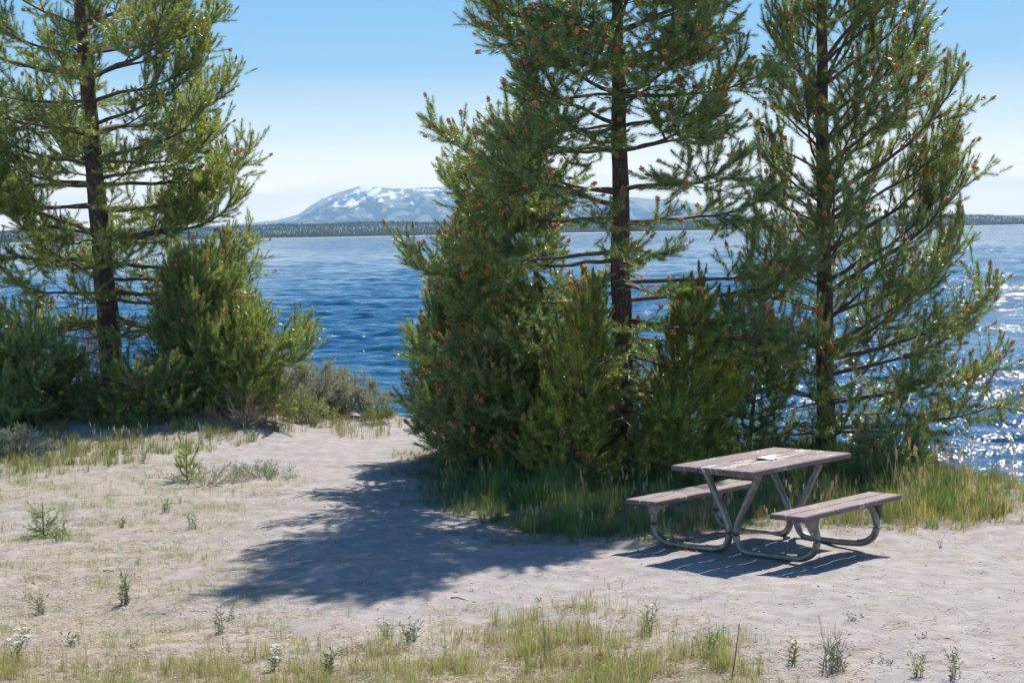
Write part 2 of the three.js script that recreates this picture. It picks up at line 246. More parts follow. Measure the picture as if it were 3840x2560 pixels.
// ---------------------------------------------------------------- pine shoots
function shoot(seed, { n = 76, len = 0.19, needle = 0.060, width = 0.0054, lo = 0.5, hi = 1.2, a = rgb(0.090, 0.165, 0.036), b = rgb(0.46, 0.55, 0.10), stem = rgb(0.12, 0.075, 0.045), rs = 0.0035 } = {}) {
  const rnd = seeded(seed), bag = new Bag(), c = rgb(0, 0, 0);
  const ring = (y, r) => [0, 1, 2].map((k) => bag.vert(V(Math.cos(k * 2.094) * r, y, Math.sin(k * 2.094) * r), stem)), A = ring(-0.01, rs), B = ring(len, rs * 0.6);
  for (let k = 0; k < 3; k++) { const j = (k + 1) % 3; bag.tri(A[k], B[k], A[j]); bag.tri(A[j], B[k], B[j]); }
  for (let i = 0; i < n; i++) {
    const y = len * (i + rnd()) / n, phi = i * 2.4 + rnd(), tip = y / len, th = lerp(hi, lo, tip * tip) + (rnd() - 0.5) * 0.25, L = needle * (0.75 + 0.4 * rnd());
    const rad = V(Math.cos(phi), 0, Math.sin(phi)), dir = rad.clone().multiplyScalar(Math.sin(th)).addScaledVector(UP, Math.cos(th));
    const side = V(rnd() - 0.5, rnd() - 0.5, rnd() - 0.5).cross(dir).normalize().multiplyScalar(width / 2);
    const p = rad.clone().multiplyScalar(rs * 0.7); p.y = y; const e = p.clone().addScaledVector(dir, L); e.y += L * 0.06;
    c.copy(a).lerp(b, rnd()); const u = bag.vert(p.clone().add(side), c), v = bag.vert(p.clone().sub(side), c), w = bag.vert(e, c); bag.tri(u, v, w);
  }
  return bag.geo();
}
const SHOOTS = [shoot(101), shoot(102, { n: 70, hi: 1.3, needle: 0.054 })];
const FIR_SHOOTS = [shoot(111, { n: 70, needle: 0.026, lo: 0.9, hi: 1.2, width: 0.0036, a: rgb(0.07, 0.13, 0.018), b: rgb(0.13, 0.20, 0.03) })];
const CANDLE = shoot(121, { n: 34, len: 0.055, needle: 0.026, lo: 0.12, hi: 0.4, width: 0.0042, a: rgb(0.15, 0.20, 0.022), b: rgb(0.23, 0.28, 0.035), stem: rgb(0.20, 0.16, 0.05), rs: 0.005 });
const POLLEN = (() => {
  const bag = new Bag(), rnd = seeded(131), c = rgb(0, 0, 0);
  for (let i = 0; i < 13; i++) {
    const phi = i * 2.4, y = 0.004 + i * 0.0022, rad = V(Math.cos(phi), 0.55, Math.sin(phi)).normalize(), o = V(0, y, 0).addScaledVector(rad, 0.007), L = 0.0105, r = 0.0052, t1 = V(0, 1, 0).cross(rad).normalize(), t2 = rad.clone().cross(t1);
    c.setRGB(0.64, 0.25, 0.085).multiplyScalar(0.75 + 0.5 * rnd());
    const p = bag.vert(o.clone().addScaledVector(rad, -L * 0.4), c), q = bag.vert(o.clone().addScaledVector(rad, L), c), m = [0, 1, 2, 3].map((k) => bag.vert(o.clone().addScaledVector(rad, L * 0.35).addScaledVector(t1, Math.cos(k * 1.571) * r).addScaledVector(t2, Math.sin(k * 1.571) * r), c));
    for (let k = 0; k < 4; k++) { const j = (k + 1) % 4; bag.tri(p, m[j], m[k]); bag.tri(q, m[k], m[j]); }
  }
  return bag.geo(true);
})();
const SEED_CONE = (() => { const g = new THREE.IcosahedronGeometry(0.02, 1); g.scale(0.85, 1.35, 0.85); g.translate(0, 0.02, 0); const n = g.attributes.position.count, c = new Float32Array(n * 3); for (let i = 0; i < n; i++) c.set([0.11, 0.06, 0.035], i * 3); g.setAttribute('color', new THREE.BufferAttribute(c, 3)); return g; })();

const D2R = Math.PI / 180;
function pine(o) {
  const rnd = seeded(o.seed), R = (a, b) => a + (b - a) * rnd();
  const [bx, bz] = o.base, by = landY(bx, bz) - 0.03, T = V(o.top[0] - bx, o.top[1] - by, o.top[2] - bz), H = T.y, bend = V(...(o.bend ?? [0, 0, 0]));
  const tree = thing(o.name ?? 'pine_tree', o.label, o.category ?? 'pine tree', [bx, by, bz], o.group);
  const axis = (t) => V(T.x * t + bend.x * 4 * t * (1 - t), H * t, T.z * t + bend.z * 4 * t * (1 - t));
  const rad = (t) => Math.max(0.006, o.r0 * (Math.pow(1 - t, 0.85) + 0.28 * Math.exp(-t * H * 5)));
  {
    const bag = new Bag(), N = Math.max(10, Math.round(H * 6)), pts = []; for (let i = 0; i <= N; i++) { const t = i / N, p = axis(t); p.x += 0.012 * noise(t * H * 0.9, o.seed); p.z += 0.012 * noise(t * H * 0.9, o.seed + 9); pts.push(p); }
    tube(bag, pts, (i) => rad(i / N) * (1 + 0.04 * noise(i * 0.7, o.seed)), o.r0 > 0.08 ? 18 : 7); part(tree, 'trunk', bag.geo(true), o.r0 > 0.08 ? M.bark : M.branch);
  }
  const lists = [[], []], candles = [], pollen = [], cones = [], shootKinds = o.fir ? FIR_SHOOTS : SHOOTS, tint = o.tint ?? rgb(1, 1, 1), sc = o.scale ?? 1;
  const put = (p, dir, s) => { const k = Math.floor(rnd() * shootKinds.length), v = R(0.5, 1.4), y = R(0.88, 1.15); lists[k].push([pose(p, dir, rnd() * 6.28, s), rgb(tint.r * v * y, tint.g * v, tint.b * v * R(0.8, 1.2))]); };
  const ending = (p, dir, s) => {
    const up = dir.clone().lerp(UP, R(0, 0.5)).normalize();
    put(p, up, s * R(0.75, 1));
    const tip = p.clone().addScaledVector(up, 0.15 * s), r = rnd(), v = R(0.8, 1.25);
    if (r < o.pollen) { const q = p.clone().addScaledVector(up, 0.135 * s); pollen.push([pose(q, up, rnd() * 6.28, R(1.2, 2.1) * (o.pollenSize ?? 1)), rgb(v, v, v)]); candles.push([pose(q.addScaledVector(up, 0.03), up, rnd() * 6.28, R(0.5, 0.9)), rgb(v, v, v)]); }
    else if (r < o.pollen + o.candle) for (let k = 0; k < (rnd() < 0.3 ? 3 : 1); k++) candles.push([pose(tip, up.clone().add(V(R(-0.3, 0.3), 0.2, R(-0.3, 0.3)).multiplyScalar(k ? 1 : 0)).normalize(), rnd() * 6.28, R(0.7, 1.3) * (o.candleSize ?? 1)), rgb(v, v, v)]);
    else if (r > 0.985) { cones.push([pose(p.clone().addScaledVector(up, 0.02), V(R(-1, 1), -0.4, R(-1, 1)).normalize(), 0, R(0.8, 1.2)), null]); }
  };
  function limb(bag, from, az, el, L, r, level, opt) {
    const N = level === 0 ? Math.max(6, Math.round(L * 5)) : level === 1 ? 4 : 2, pts = [from.clone()], dirs = [], p = from.clone(); let a = az, drift = R(-0.25, 0.25);
    for (let i = 1; i <= N; i++) {
      const s = i / N, e = el - (opt.sag ?? 10) * Math.sin(Math.PI * Math.min(1, s * 1.15)) * (level === 0 ? 1 : 0.3) + (opt.upturn ?? 28) * s * s + R(-7, 7) * (1 + level); a += drift / N + R(-0.09, 0.09);
      const d = V(Math.cos(a) * Math.cos(e * D2R), Math.sin(e * D2R), Math.sin(a) * Math.cos(e * D2R)); dirs.push(d); p.addScaledVector(d, L / N); pts.push(p.clone());
    }
    if (level < 2 || opt.dead) tube(bag, pts, (i) => Math.max(0.0028, r * (1 - 0.82 * i / N)), level === 0 ? 6 : 3);
    const at2 = (s) => { const f = s * N, i = Math.min(N - 1, Math.floor(f)); return [pts[i].clone().lerp(pts[i + 1], f - i), dirs[i]]; };
    if (!opt.dead) {
      const clad = level === 0 ? Math.min(0.75 * L, 0.45 * sc) : level === 1 ? Math.min(0.85 * L, 0.36 * sc) : L, step = (o.step ?? 0.165) * sc;
      for (let s = L - clad; s < L - 0.03; s += step * R(0.75, 1.25)) { const [q, d] = at2(s / L); put(q, d.clone().add(V(R(-0.25, 0.25), R(-0.2, 0.25), R(-0.25, 0.25))).normalize(), sc * R(0.85, 1.1)); }
      ending(pts[N], dirs[N - 1], sc);
    }
    if (level < 2) {
      const n = level === 0 ? Math.round(L * (opt.dead ? 5 : o.kids ?? 7)) + 2 : L > 0.22 ? Math.round(L * (opt.dead ? 5 : o.twigs ?? 7)) + 1 : 0, s0 = level === 0 ? opt.bare ?? 0.22 : 0.25; let sgn = rnd() > 0.5 ? 1 : -1;
      for (let k = 0; k < n; k++) {
        const s = s0 + (0.95 - s0) * (k + rnd()) / n, [q, d] = at2(s); sgn = -sgn; if (rnd() < 0.2) sgn = -sgn;
        const ca = Math.atan2(d.z, d.x) + sgn * R(0.55, 1.15), ce = Math.asin(clamp(d.y, -1, 1)) / D2R + R(-28, 20) + (rnd() < 0.18 ? R(5, 40) : 0);
        const cl = level === 0 ? clamp(L * R(0.34, 0.56) * (1.08 - s * 0.8), 0.12, 0.95) : R(0.10, 0.24) * sc; limb(bag, q, ca, ce, cl, Math.max(0.0032, r * 0.42 * (1 - 0.5 * s)), level + 1, { ...opt, sag: 4, upturn: (opt.upturn ?? 28) * 0.45 });
      }
    }
  }
  const grow = (h, az, el, L, opt) => { const t = clamp(h / H, 0.01, 0.985), bag = new Bag(), d = V(Math.cos(az), 0, Math.sin(az)), from = axis(t).addScaledVector(d, rad(t) * 0.6); limb(bag, from, az, el, L, Math.min(rad(t) * 0.5, 0.007 + 0.0125 * L), 0, opt); part(tree, 'branch', bag.geo(true), opt.dead ? M.greyTwig : M.branch); };
  for (let h = o.start ?? 0.5; h < H * 0.97; h += (o.spacing ?? 0.36) * R(0.8, 1.2) * (h > 6 ? 1.5 : 1)) {
    const n = Math.round(R(...(o.per ?? [4, 6]))), a0 = rnd() * 6.28;
    for (let k = 0; k < n; k++) { const az = a0 + (k + R(-0.25, 0.25)) * 6.283 / n, L = table(o.profile, h) * (o.side ? o.side(az, h) : 1) * R(0.72, 1.12); if (L > 0.03) grow(h + R(-0.06, 0.06), az, table(o.elev, h) + R(-7, 7), L, { bare: o.bare, upturn: o.upturn, sag: o.sag }); }
  }
  for (const [h, az, el, L, opt] of o.extras ?? []) grow(h, az * D2R, el, L, { bare: 0.3, upturn: o.upturn, sag: o.sag, ...opt });
  for (let k = 0; k < (o.dead ?? 0); k++) grow(R(0.35, o.deadTo ?? 2), rnd() * 6.28, R(-25, 20), R(0.35, 0.95), { dead: true, sag: 12, upturn: R(-10, 25), bare: 0.25 });
  const topDir = T.clone().normalize();
  for (let k = 0; k < 6; k++) put(axis(1 - k * 0.05 / H * 1.6), topDir, sc); ending(axis(1), topDir, sc);
  lists.forEach((l, i) => scatter(tree, 'crown', shootKinds[Math.min(i, shootKinds.length - 1)], M.needle, l));
  scatter(tree, 'new_shoots', CANDLE, M.candle, candles); scatter(tree, 'pollen_cones', POLLEN, M.cone, pollen); scatter(tree, 'seed_cones', SEED_CONE, M.cone, cones.length > 8 ? cones : []);
  return tree;
}
const lean = (px, py, d) => at(px, py, d);
const RIGHT = (az) => Math.cos(az);                                // 1 to the right of the picture, -1 to the left
pine({ seed: 1, label: 'tall pine with orange pollen cones and a bare lower trunk just behind the picnic table', group: 'tall lodgepole pines on the bank', base: spot(2340, 1795), top: [1.22, 8.4, -20.7], r0: 0.142, start: 0.75, spacing: 0.33, per: [4, 7], profile: [[0.5, 0.9], [1.2, 1.5], [2.4, 1.85], [3.6, 1.6], [5.2, 1.5], [7, 1.15], [7.8, 0.7], [8.4, 0.2]], elev: [[0.5, -14], [1.5, -6], [3, 6], [5, 18], [9, 50]], side: (az, h) => (h < 1.7 ? 0.8 - 0.35 * RIGHT(az) : 1.02 + 0.06 * RIGHT(az)) * (h < 3 && Math.sin(az) > 0.45 ? 0.45 : h < 5 && Math.sin(az) < -0.2 && Math.cos(az) > -0.2 ? 0 : h > 3 && Math.sin(az) > 0.4 ? 1.12 : h > 5.2 && Math.cos(az) < -0.3 ? 0.5 : 1), pollen: 0.38, candle: 0.12, bare: 0.42, upturn: 14, dead: 30, deadTo: 2.6, tint: rgb(0.92, 1, 1), extras: [[3.05, 178, 24, 2.1], [2.2, 25, 8, 2.0, { bare: 0.5 }], [2.0, -5, 6, 2.0, { bare: 0.5 }], [1.75, 18, -4, 2.0, { bare: 0.55 }], [4.3, 80, 2, 1.3], [4.9, 100, 6, 1.4], [4.6, 60, 8, 1.3], [3.9, 120, 0, 1.4]] });
pine({ seed: 2, label: 'slender young pine leaning away from the thickest trunk, its leader above the mountain', category: 'pine tree', group: 'smaller pines around the tall trunk', base: spot(2226, 1772), top: at(1902, 372, 22.2), bend: [-0.12, 0, 0], r0: 0.062, start: 0.5, spacing: 0.3, profile: [[0.4, 1.25], [1.2, 1.3], [2.2, 1.1], [3, 0.85], [3.7, 0.45], [4.1, 0.12]], elev: [[0.4, -6], [2, 8], [4, 30]], side: (az) => (Math.cos(az) > 0 && Math.sin(az) < 0.2 ? 0.3 : 1), pollen: 0.36, candle: 0.14, bare: 0.25, upturn: 18, tint: rgb(0.9, 1, 1), extras: [[2.75, 183, 34, 1.25], [2.0, 176, 18, 1.65], [1.15, 170, 4, 1.6], [0.75, 178, 0, 1.75], [0.6, 150, 2, 1.5]] });
pine({ seed: 3, label: 'lopsided pine with upswept open limbs at the water, rightmost of the tall trees', group: 'tall lodgepole pines on the bank', base: spot(3100, 1712), top: [3.72, 9.8, -22.4], r0: 0.115, start: 0.3, spacing: 0.34, profile: [[0.3, 1.6], [1, 1.85], [2, 1.85], [3, 1.8], [4, 1.65], [5, 1.5], [7, 1.2], [9.6, 0.15]], elev: [[0.2, 4], [0.8, 16], [2, 28], [4, 38], [8, 60]], side: (az) => 0.84 + 0.3 * RIGHT(az), pollen: 0.42, candle: 0.1, bare: 0.4, upturn: 22, sag: 6, kids: 5.5, twigs: 5, dead: 10, deadTo: 1.6, tint: rgb(0.98, 1, 1), extras: [[0.4, 10, 4, 2.1], [0.7, -6, 8, 2.1], [1.2, 4, 18, 2.1], [2.0, 8, 34, 2.2]] });
pine({ seed: 4, label: 'tall leaning pine with a stout trunk rising from the shrubs, leftmost of the trees', group: 'tall lodgepole pines on the bank', base: [at(432, 1560, 28)[0], -28], top: [at(300, 0, 28)[0] - 0.25, 10.6, -28], r0: 0.185, start: 1.3, spacing: 0.38, profile: [[0.8, 1.8], [2, 2.2], [4, 2.25], [6, 2.15], [8, 1.4], [10, 0.2]], elev: [[0.5, -6], [2, 2], [4, 12], [6, 22], [10, 50]], side: (az) => (1 + 0.06 * RIGHT(az)) * (Math.sin(az) > 0.55 ? 0.5 : 1), pollen: 0.12, candle: 0.1, bare: 0.3, upturn: 36, sag: 12, kids: 7, twigs: 6, dead: 18, deadTo: 2.2, tint: rgb(1.2, 1.15, 1), extras: [[2.6, 170, 26, 2.4], [1.9, 185, 34, 2.0], [4.2, 8, 24, 2.0], [5.3, 0, 30, 1.9], [3.4, 12, 12, 2.0], [2.5, 6, 10, 2.2], [2.9, -12, 12, 2.1], [1.9, 0, 6, 2.0], [3.3, 175, 8, 2.3], [2.2, 162, 8, 2.2], [1.6, 20, 4, 1.7]] });
const YOUNG = { name: 'young_pine', category: 'young pine', start: 0.12, spacing: 0.19, per: [5, 7], elev: [[0.1, 2], [0.6, 20], [1.4, 38], [3, 50]], bare: 0.12, upturn: 30, sag: 4, r0: 0.034, step: 0.125 };
pine({ ...YOUNG, seed: 5, label: 'bright young pine with lime tips standing just left of the thickest trunk', group: 'smaller pines around the tall trunk', base: spot(2135, 1815), top: at(2218, 1128, 20.1), profile: [[0.1, 0.5], [0.6, 0.52], [1.2, 0.4], [1.9, 0.1]], pollen: 0.3, candle: 0.7, candleSize: 1.7, tint: rgb(1.75, 1.55, 0.95) });
pine({ ...YOUNG, seed: 6, label: 'bushy dark young pine studded with orange cones hanging over the path', group: 'smaller pines around the tall trunk', base: spot(1905, 1775), top: at(1850, 1235, 20.8), profile: [[0.1, 0.85], [0.7, 0.95], [1.2, 0.62], [1.7, 0.12]], pollen: 0.5, candle: 0.25, tint: rgb(0.95, 1.02, 1), elev: [[0.1, -4], [0.6, 12], [1.4, 34], [3, 50]] });
pine({ ...YOUNG, seed: 7, label: 'bright young pine with lime tips between the thickest trunk and the table top', group: 'smaller pines around the tall trunk', base: spot(2530, 1785), top: at(2590, 1108, 20.7), profile: [[0.1, 0.5], [0.6, 0.68], [1.1, 0.72], [1.5, 0.42], [2, 0.12]], side: (az) => 0.82 + 0.4 * RIGHT(az), pollen: 0.12, candle: 0.88, candleSize: 1.7, tint: rgb(1.75, 1.55, 0.95) });
pine({ ...YOUNG, seed: 8, label: 'knee-high bright green pine seedling at the foot of the thickest trunk beside the bench', group: 'smaller pines around the tall trunk', base: spot(2505, 1800), top: at(2500, 1545, 20.0), r0: 0.018, profile: [[0.05, 0.36], [0.4, 0.34], [0.8, 0.1]], start: 0.08, spacing: 0.14, pollen: 0.15, candle: 0.8, candleSize: 1.6, tint: rgb(1.5, 1.45, 1.05) });
pine({ ...YOUNG, seed: 9, label: 'young pine behind the others with pale upright leaders against the far shore', group: 'smaller pines around the tall trunk', base: [-0.45, -23.0], top: at(1748, 835, 23), r0: 0.045, profile: [[0.1, 0.9], [1, 1.05], [2, 0.7], [2.8, 0.12]], pollen: 0.3, candle: 0.4, tint: rgb(1.0, 1.05, 1), spacing: 0.24 });
pine({ ...YOUNG, seed: 10, label: 'small pine filling the gap behind the table under the lopsided tree', group: 'smaller pines around the tall trunk', base: spot(2800, 1745), top: at(2850, 1250, 22), r0: 0.035, profile: [[0.1, 0.4], [0.8, 0.55], [1.4, 0.4], [1.7, 0.1]], pollen: 0.25, candle: 0.2, tint: rgb(0.9, 1, 1), spacing: 0.22 });
const THICKET = 'conifers in the thicket by the leaning pine';
pine({ ...YOUNG, seed: 11, fir: true, name: 'young_fir', category: 'young fir', label: 'fresh green young fir behind the leaning pine at the lake edge', group: THICKET, base: [-4.75, -29.4], top: at(742, 958, 29.4), r0: 0.04, profile: [[0.1, 0.95], [1, 0.8], [2, 0.4], [2.5, 0.1]], elev: [[0.1, -6], [1, 4], [2, 22], [3, 40]], pollen: 0, candle: 0.3, tint: rgb(1.2, 1.25, 1), sag: 2, upturn: 10 });
pine({ ...YOUNG, seed: 12, label: 'dense dark green young pine right beside the leaning trunk', group: THICKET, side: (az) => 0.85 + 0.25 * RIGHT(az), base: [-4.7, -27.1], top: at(700, 1010, 27.2), r0: 0.05, spacing: 0.2, profile: [[0.1, 1.15], [0.8, 1.1], [1.6, 0.75], [2.2, 0.2]], pollen: 0.15, candle: 0.3, tint: rgb(1.05, 1.05, 1), dead: 16, deadTo: 1.0 });
pine({ ...YOUNG, seed: 13, label: 'spreading young pine with a long low limb reaching over the sagebrush', group: THICKET, base: [-4.0, -26.6], top: at(880, 1180, 26.7), r0: 0.04, profile: [[0.1, 0.85], [0.8, 0.7], [1.4, 0.15]], pollen: 0.1, candle: 0.35, tint: rgb(1.15, 1.15, 1), extras: [[0.5, 6, 14, 1.3], [0.65, -8, 18, 1.2]] });
pine({ ...YOUNG, seed: 14, label: 'low spreading pine in front of the foot of the leaning trunk', group: THICKET, base: [-5.3, -26.3], top: at(560, 1420, 26.2), r0: 0.03, profile: [[0.05, 0.95], [0.5, 0.75], [1, 0.2]], elev: [[0.05, -4], [0.5, 18], [1, 40]], pollen: 0.12, candle: 0.2, tint: rgb(0.95, 1, 1), dead: 16, deadTo: 0.6, start: 0.08 });
pine({ ...YOUNG, seed: 15, label: 'shaded pine bush between the leaning trunk and the photo edge', group: THICKET, base: [-6.95, -26.4], top: at(120, 1290, 26.3), r0: 0.04, profile: [[0.05, 1.15], [0.7, 0.95], [1.4, 0.15]], elev: [[0.05, -4], [0.6, 14], [1.4, 40]], pollen: 0.05, candle: 0.1, tint: rgb(0.85, 0.98, 1), dead: 14, deadTo: 0.7, start: 0.08 });
pine({ ...YOUNG, seed: 16, label: 'shaded pine bush at the very edge of the photo', group: THICKET, base: [-8.1, -26.7], top: at(-180, 1230, 26.6), r0: 0.04, profile: [[0.05, 1.2], [0.7, 1.0], [1.5, 0.15]], elev: [[0.05, -4], [0.6, 14], [1.4, 40]], pollen: 0.03, candle: 0.1, tint: rgb(0.85, 0.98, 1), start: 0.08 });

// ---------------------------------------------------------------- picnic table
{
  const X = 2.1248, Z = -15.8882, YAW = 0.7205, L = 1.556, HALF = L / 2, INSET = 0.3104;
  const paint = (seed, wear) => texture(512, (u, v) => {           // u along the plank, v across
    const g = fbm(u * 5 + seed, v * 60, 4), big = fbm(u * 3.2 + seed * 3, v * 2.2 + seed, 4), fine = fbm(u * 40 + seed, v * 14, 4), worn = smooth(big * 1.1 + fine * 0.55 + g * 0.25, wear, wear + 0.10), k = 1 + 0.12 * g + 0.06 * fine;
    return [lerp(0.385 * k, 0.68 + 0.08 * g, worn), lerp(0.32 * k, 0.665 + 0.08 * g, worn), lerp(0.345 * k, 0.65 + 0.08 * g, worn)];
  }, true, 128);
  const grain = texture(256, (u, v) => { const h = 0.5 + 0.4 * tiled((a, b) => fbm(a, b * 9, 4), u, v, 5); return [h, h, h]; }, false);
  const wood = [0.17, 0.5, 0.44, 0.5, 0.55].map((w, i) => new THREE.MeshStandardMaterial({ map: paint(i * 7.7 + 1, w), bumpMap: grain, bumpScale: 0.002, roughness: 0.45 }));
  const steelMap = texture(256, (u, v) => { const g = 0.54 + 0.12 * tiled((a, b) => fbm(a, b, 4), u, v, 8) + 0.05 * (speck() - 0.5); return [g, g * 0.985, g * 0.95]; }, true), steelRough = texture(256, (u, v) => { const g = 0.5 + 0.22 * tiled((a, b) => fbm(a + 8, b, 4), u, v, 10); return [g, g, g]; }, false);
  const steel = new THREE.MeshStandardMaterial({ map: steelMap, metalness: 0.78, roughness: 1, roughnessMap: steelRough });
  const bolt = new THREE.MeshStandardMaterial({ color: rgb(0.45, 0.44, 0.42), metalness: 0.8, roughness: 0.45 });
  const T = thing('picnic_table', 'picnic table with worn mauve planks, two benches and bent galvanised pipe legs', 'picnic table', [X, 0, Z]);
  T.rotation.y = -YAW; T.position.y = landY(X, Z) * 0.6;           // local x across, local z along (near end +z)
  const rnd = seeded(77);
  function plank(x0, x1, y, thick, mat, name, over = 0) {          // a plank with eased edges and a long-grain uv
    const w = x1 - x0, l = L + over, e = 0.007, s = new THREE.Shape(); const a = w / 2, b = thick / 2;
    s.moveTo(-a + e, -b); s.lineTo(a - e, -b); s.lineTo(a, -b + e); s.lineTo(a, b - e); s.lineTo(a - e, b); s.lineTo(-a + e, b); s.lineTo(-a, b - e); s.lineTo(-a, -b + e); s.closePath();
    const g = new THREE.ExtrudeGeometry(s, { depth: l - 2 * e, bevelEnabled: true, bevelThickness: e, bevelSize: e * 0.9, bevelOffset: -e * 0.9, bevelSegments: 1, steps: 8 }); g.translate((x0 + x1) / 2, y - b, -l / 2 + e);
    const p = g.attributes.position, uv = g.attributes.uv; for (let i = 0; i < p.count; i++) { const yy = p.getY(i) - y; uv.setXY(i, (p.getZ(i) + HALF) / 1.75, 0.03 + 0.94 * (p.getX(i) - x0) / w + yy * 2); p.setY(i, p.getY(i) + 0.0015 * noise(p.getZ(i) * 2.2, x0 * 9)); }
    const m = part(T, name, g, mat); m.position.z = (rnd() - 0.5) * 0.012; return m;
  }
  const W = 0.806, gap = 0.011, pw = (W - 2 * gap) / 3;
  for (let k = 0; k < 3; k++) plank(-W / 2 + k * (pw + gap), -W / 2 + k * (pw + gap) + pw, 0.76, 0.042, wood[[2, 0, 1][k]], 'top_plank');
  for (const sgn of [-1, 1]) for (let k = 0; k < 2; k++) { const b0 = 0.5736, bw = 0.3207, q = (bw - 0.011) / 2, a = b0 + k * (q + 0.011); plank(Math.min(sgn * a, sgn * (a + q)), Math.max(sgn * a, sgn * (a + q)), 0.436, 0.042, wood[sgn < 0 ? 2 + k : 3 + k], 'bench_plank'); }
  const prof = [[0.272, 0.698], [0.255, 0.664], [0.15, 0.462], [0.062, 0.29], [0.037, 0.20], [0.042, 0.125], [0.085, 0.062], [0.165, 0.036], [0.30, 0.034], [0.58, 0.034], [0.70, 0.048], [0.785, 0.10], [0.822, 0.18], [0.815, 0.26], [0.785, 0.335], [0.765, 0.375]];
  for (const end of [1, -1]) {
    const z = end * (HALF - INSET);
    for (const sgn of [-1, 1]) {
      const curve = new THREE.CatmullRomCurve3(prof.map(([v, h]) => V(sgn * v, h, z)), false, 'centripetal'), bag = new Bag(), pts = curve.getPoints(72);
      tube(bag, pts, () => 0.0305, 20, true); part(T, 'pipe_leg', bag.geo(true), steel);
      // bench bracket: a folded plate narrowing from the bench down to the pipe
      const s = new THREE.Shape(); s.moveTo(0.60, 0.392); s.lineTo(0.87, 0.392); s.lineTo(0.865, 0.37); s.lineTo(0.838, 0.24); s.lineTo(0.80, 0.225); s.lineTo(0.775, 0.255); s.lineTo(0.735, 0.32); s.lineTo(0.67, 0.365); s.closePath();
      const g = new THREE.ExtrudeGeometry(s, { depth: 0.005, bevelEnabled: false }); if (sgn < 0) g.scale(-1, 1, 1), g.index || g.attributes.position && flip(g);
      const br = part(T, 'bench_bracket', g, steel); br.position.z = z + end * 0.031 - 0.0025;
      const lip = part(T, 'bracket_flange', new THREE.BoxGeometry(0.27, 0.005, 0.045), steel); lip.position.set(sgn * 0.735, 0.3905, z + end * 0.008);
      for (const [v, h] of [[0.805, 0.262], [0.74, 0.36]]) { const bt = part(T, 'bolt', new THREE.CylinderGeometry(0.011, 0.012, 0.009, 10), bolt); bt.rotation.x = Math.PI / 2; bt.position.set(sgn * v, h, z + end * 0.038); }
    }
    const ch = new THREE.Shape(); ch.moveTo(-0.335, 0.717); ch.lineTo(0.335, 0.717); ch.lineTo(0.315, 0.688); ch.lineTo(0.30, 0.668); ch.lineTo(-0.30, 0.668); ch.lineTo(-0.315, 0.688); ch.closePath();
    const g = new THREE.ExtrudeGeometry(ch, { depth: 0.006, bevelEnabled: false }), c = part(T, 'cross_channel', g, steel); c.position.z = z + end * 0.034 - 0.003;
    const fl = part(T, 'channel_flange', new THREE.BoxGeometry(0.66, 0.005, 0.06), steel); fl.position.set(0, 0.7145, z + end * 0.002);
    for (const v of [-0.27, 0.27]) { const bt = part(T, 'bolt', new THREE.CylinderGeometry(0.012, 0.013, 0.01, 10), bolt); bt.rotation.x = Math.PI / 2; bt.position.set(v, 0.69, z + end * 0.042); }
  }
  for (const zz of [HALF - INSET, -HALF + INSET]) for (let k = 0; k < 3; k++) for (const q of [0.25, 0.75]) { const bt = part(T, 'bolt', new THREE.CylinderGeometry(0.009, 0.01, 0.004, 8), bolt); bt.position.set(-W / 2 + k * (pw + gap) + pw * q, 0.762, zz); }
  // a curled white scrap on the table top
  const bag = new Bag(); const N = 8, hs = [];
  for (let i = 0; i <= N; i++) { const t = i / N; hs.push([t * 0.15, 0.768 + 0.016 * Math.sin(Math.PI * Math.min(1, t * 1.2)) * (1 - t * 0.2)]); }
  for (const dy of [0, -0.003]) for (const [a, h] of hs) for (const q of [0, 0.13]) bag.vert(V(a - 0.06 + q * 0.2, h + dy, q - 0.06 + 0.03 * Math.sin(a * 30)));
  for (const o of [0, (N + 1) * 2]) for (let i = 0; i < N; i++) { const a = o + i * 2; o ? (bag.tri(a, a + 2, a + 1), bag.tri(a + 1, a + 2, a + 3)) : (bag.tri(a, a + 1, a + 2), bag.tri(a + 1, a + 3, a + 2)); }
  const sc = struct('paper_scrap', bag.geo(true), new THREE.MeshStandardMaterial({ color: rgb(0.78, 0.76, 0.74), roughness: 0.7, side: THREE.DoubleSide }), undefined); delete sc.userData.kind;
  sc.position.copy(T.position); sc.rotation.y = T.rotation.y; tag(sc, 'curled white scrap of paper lying in the middle of the tabletop', 'paper');
}
function flip(g) { const p = g.attributes.position, n = p.count; for (let i = 0; i < n; i += 3) for (const at of Object.values(g.attributes)) { const s = at.itemSize; for (let k = 0; k < s; k++) { const a = at.array[(i + 1) * s + k]; at.array[(i + 1) * s + k] = at.array[(i + 2) * s + k]; at.array[(i + 2) * s + k] = a; } } g.computeVertexNormals(); }

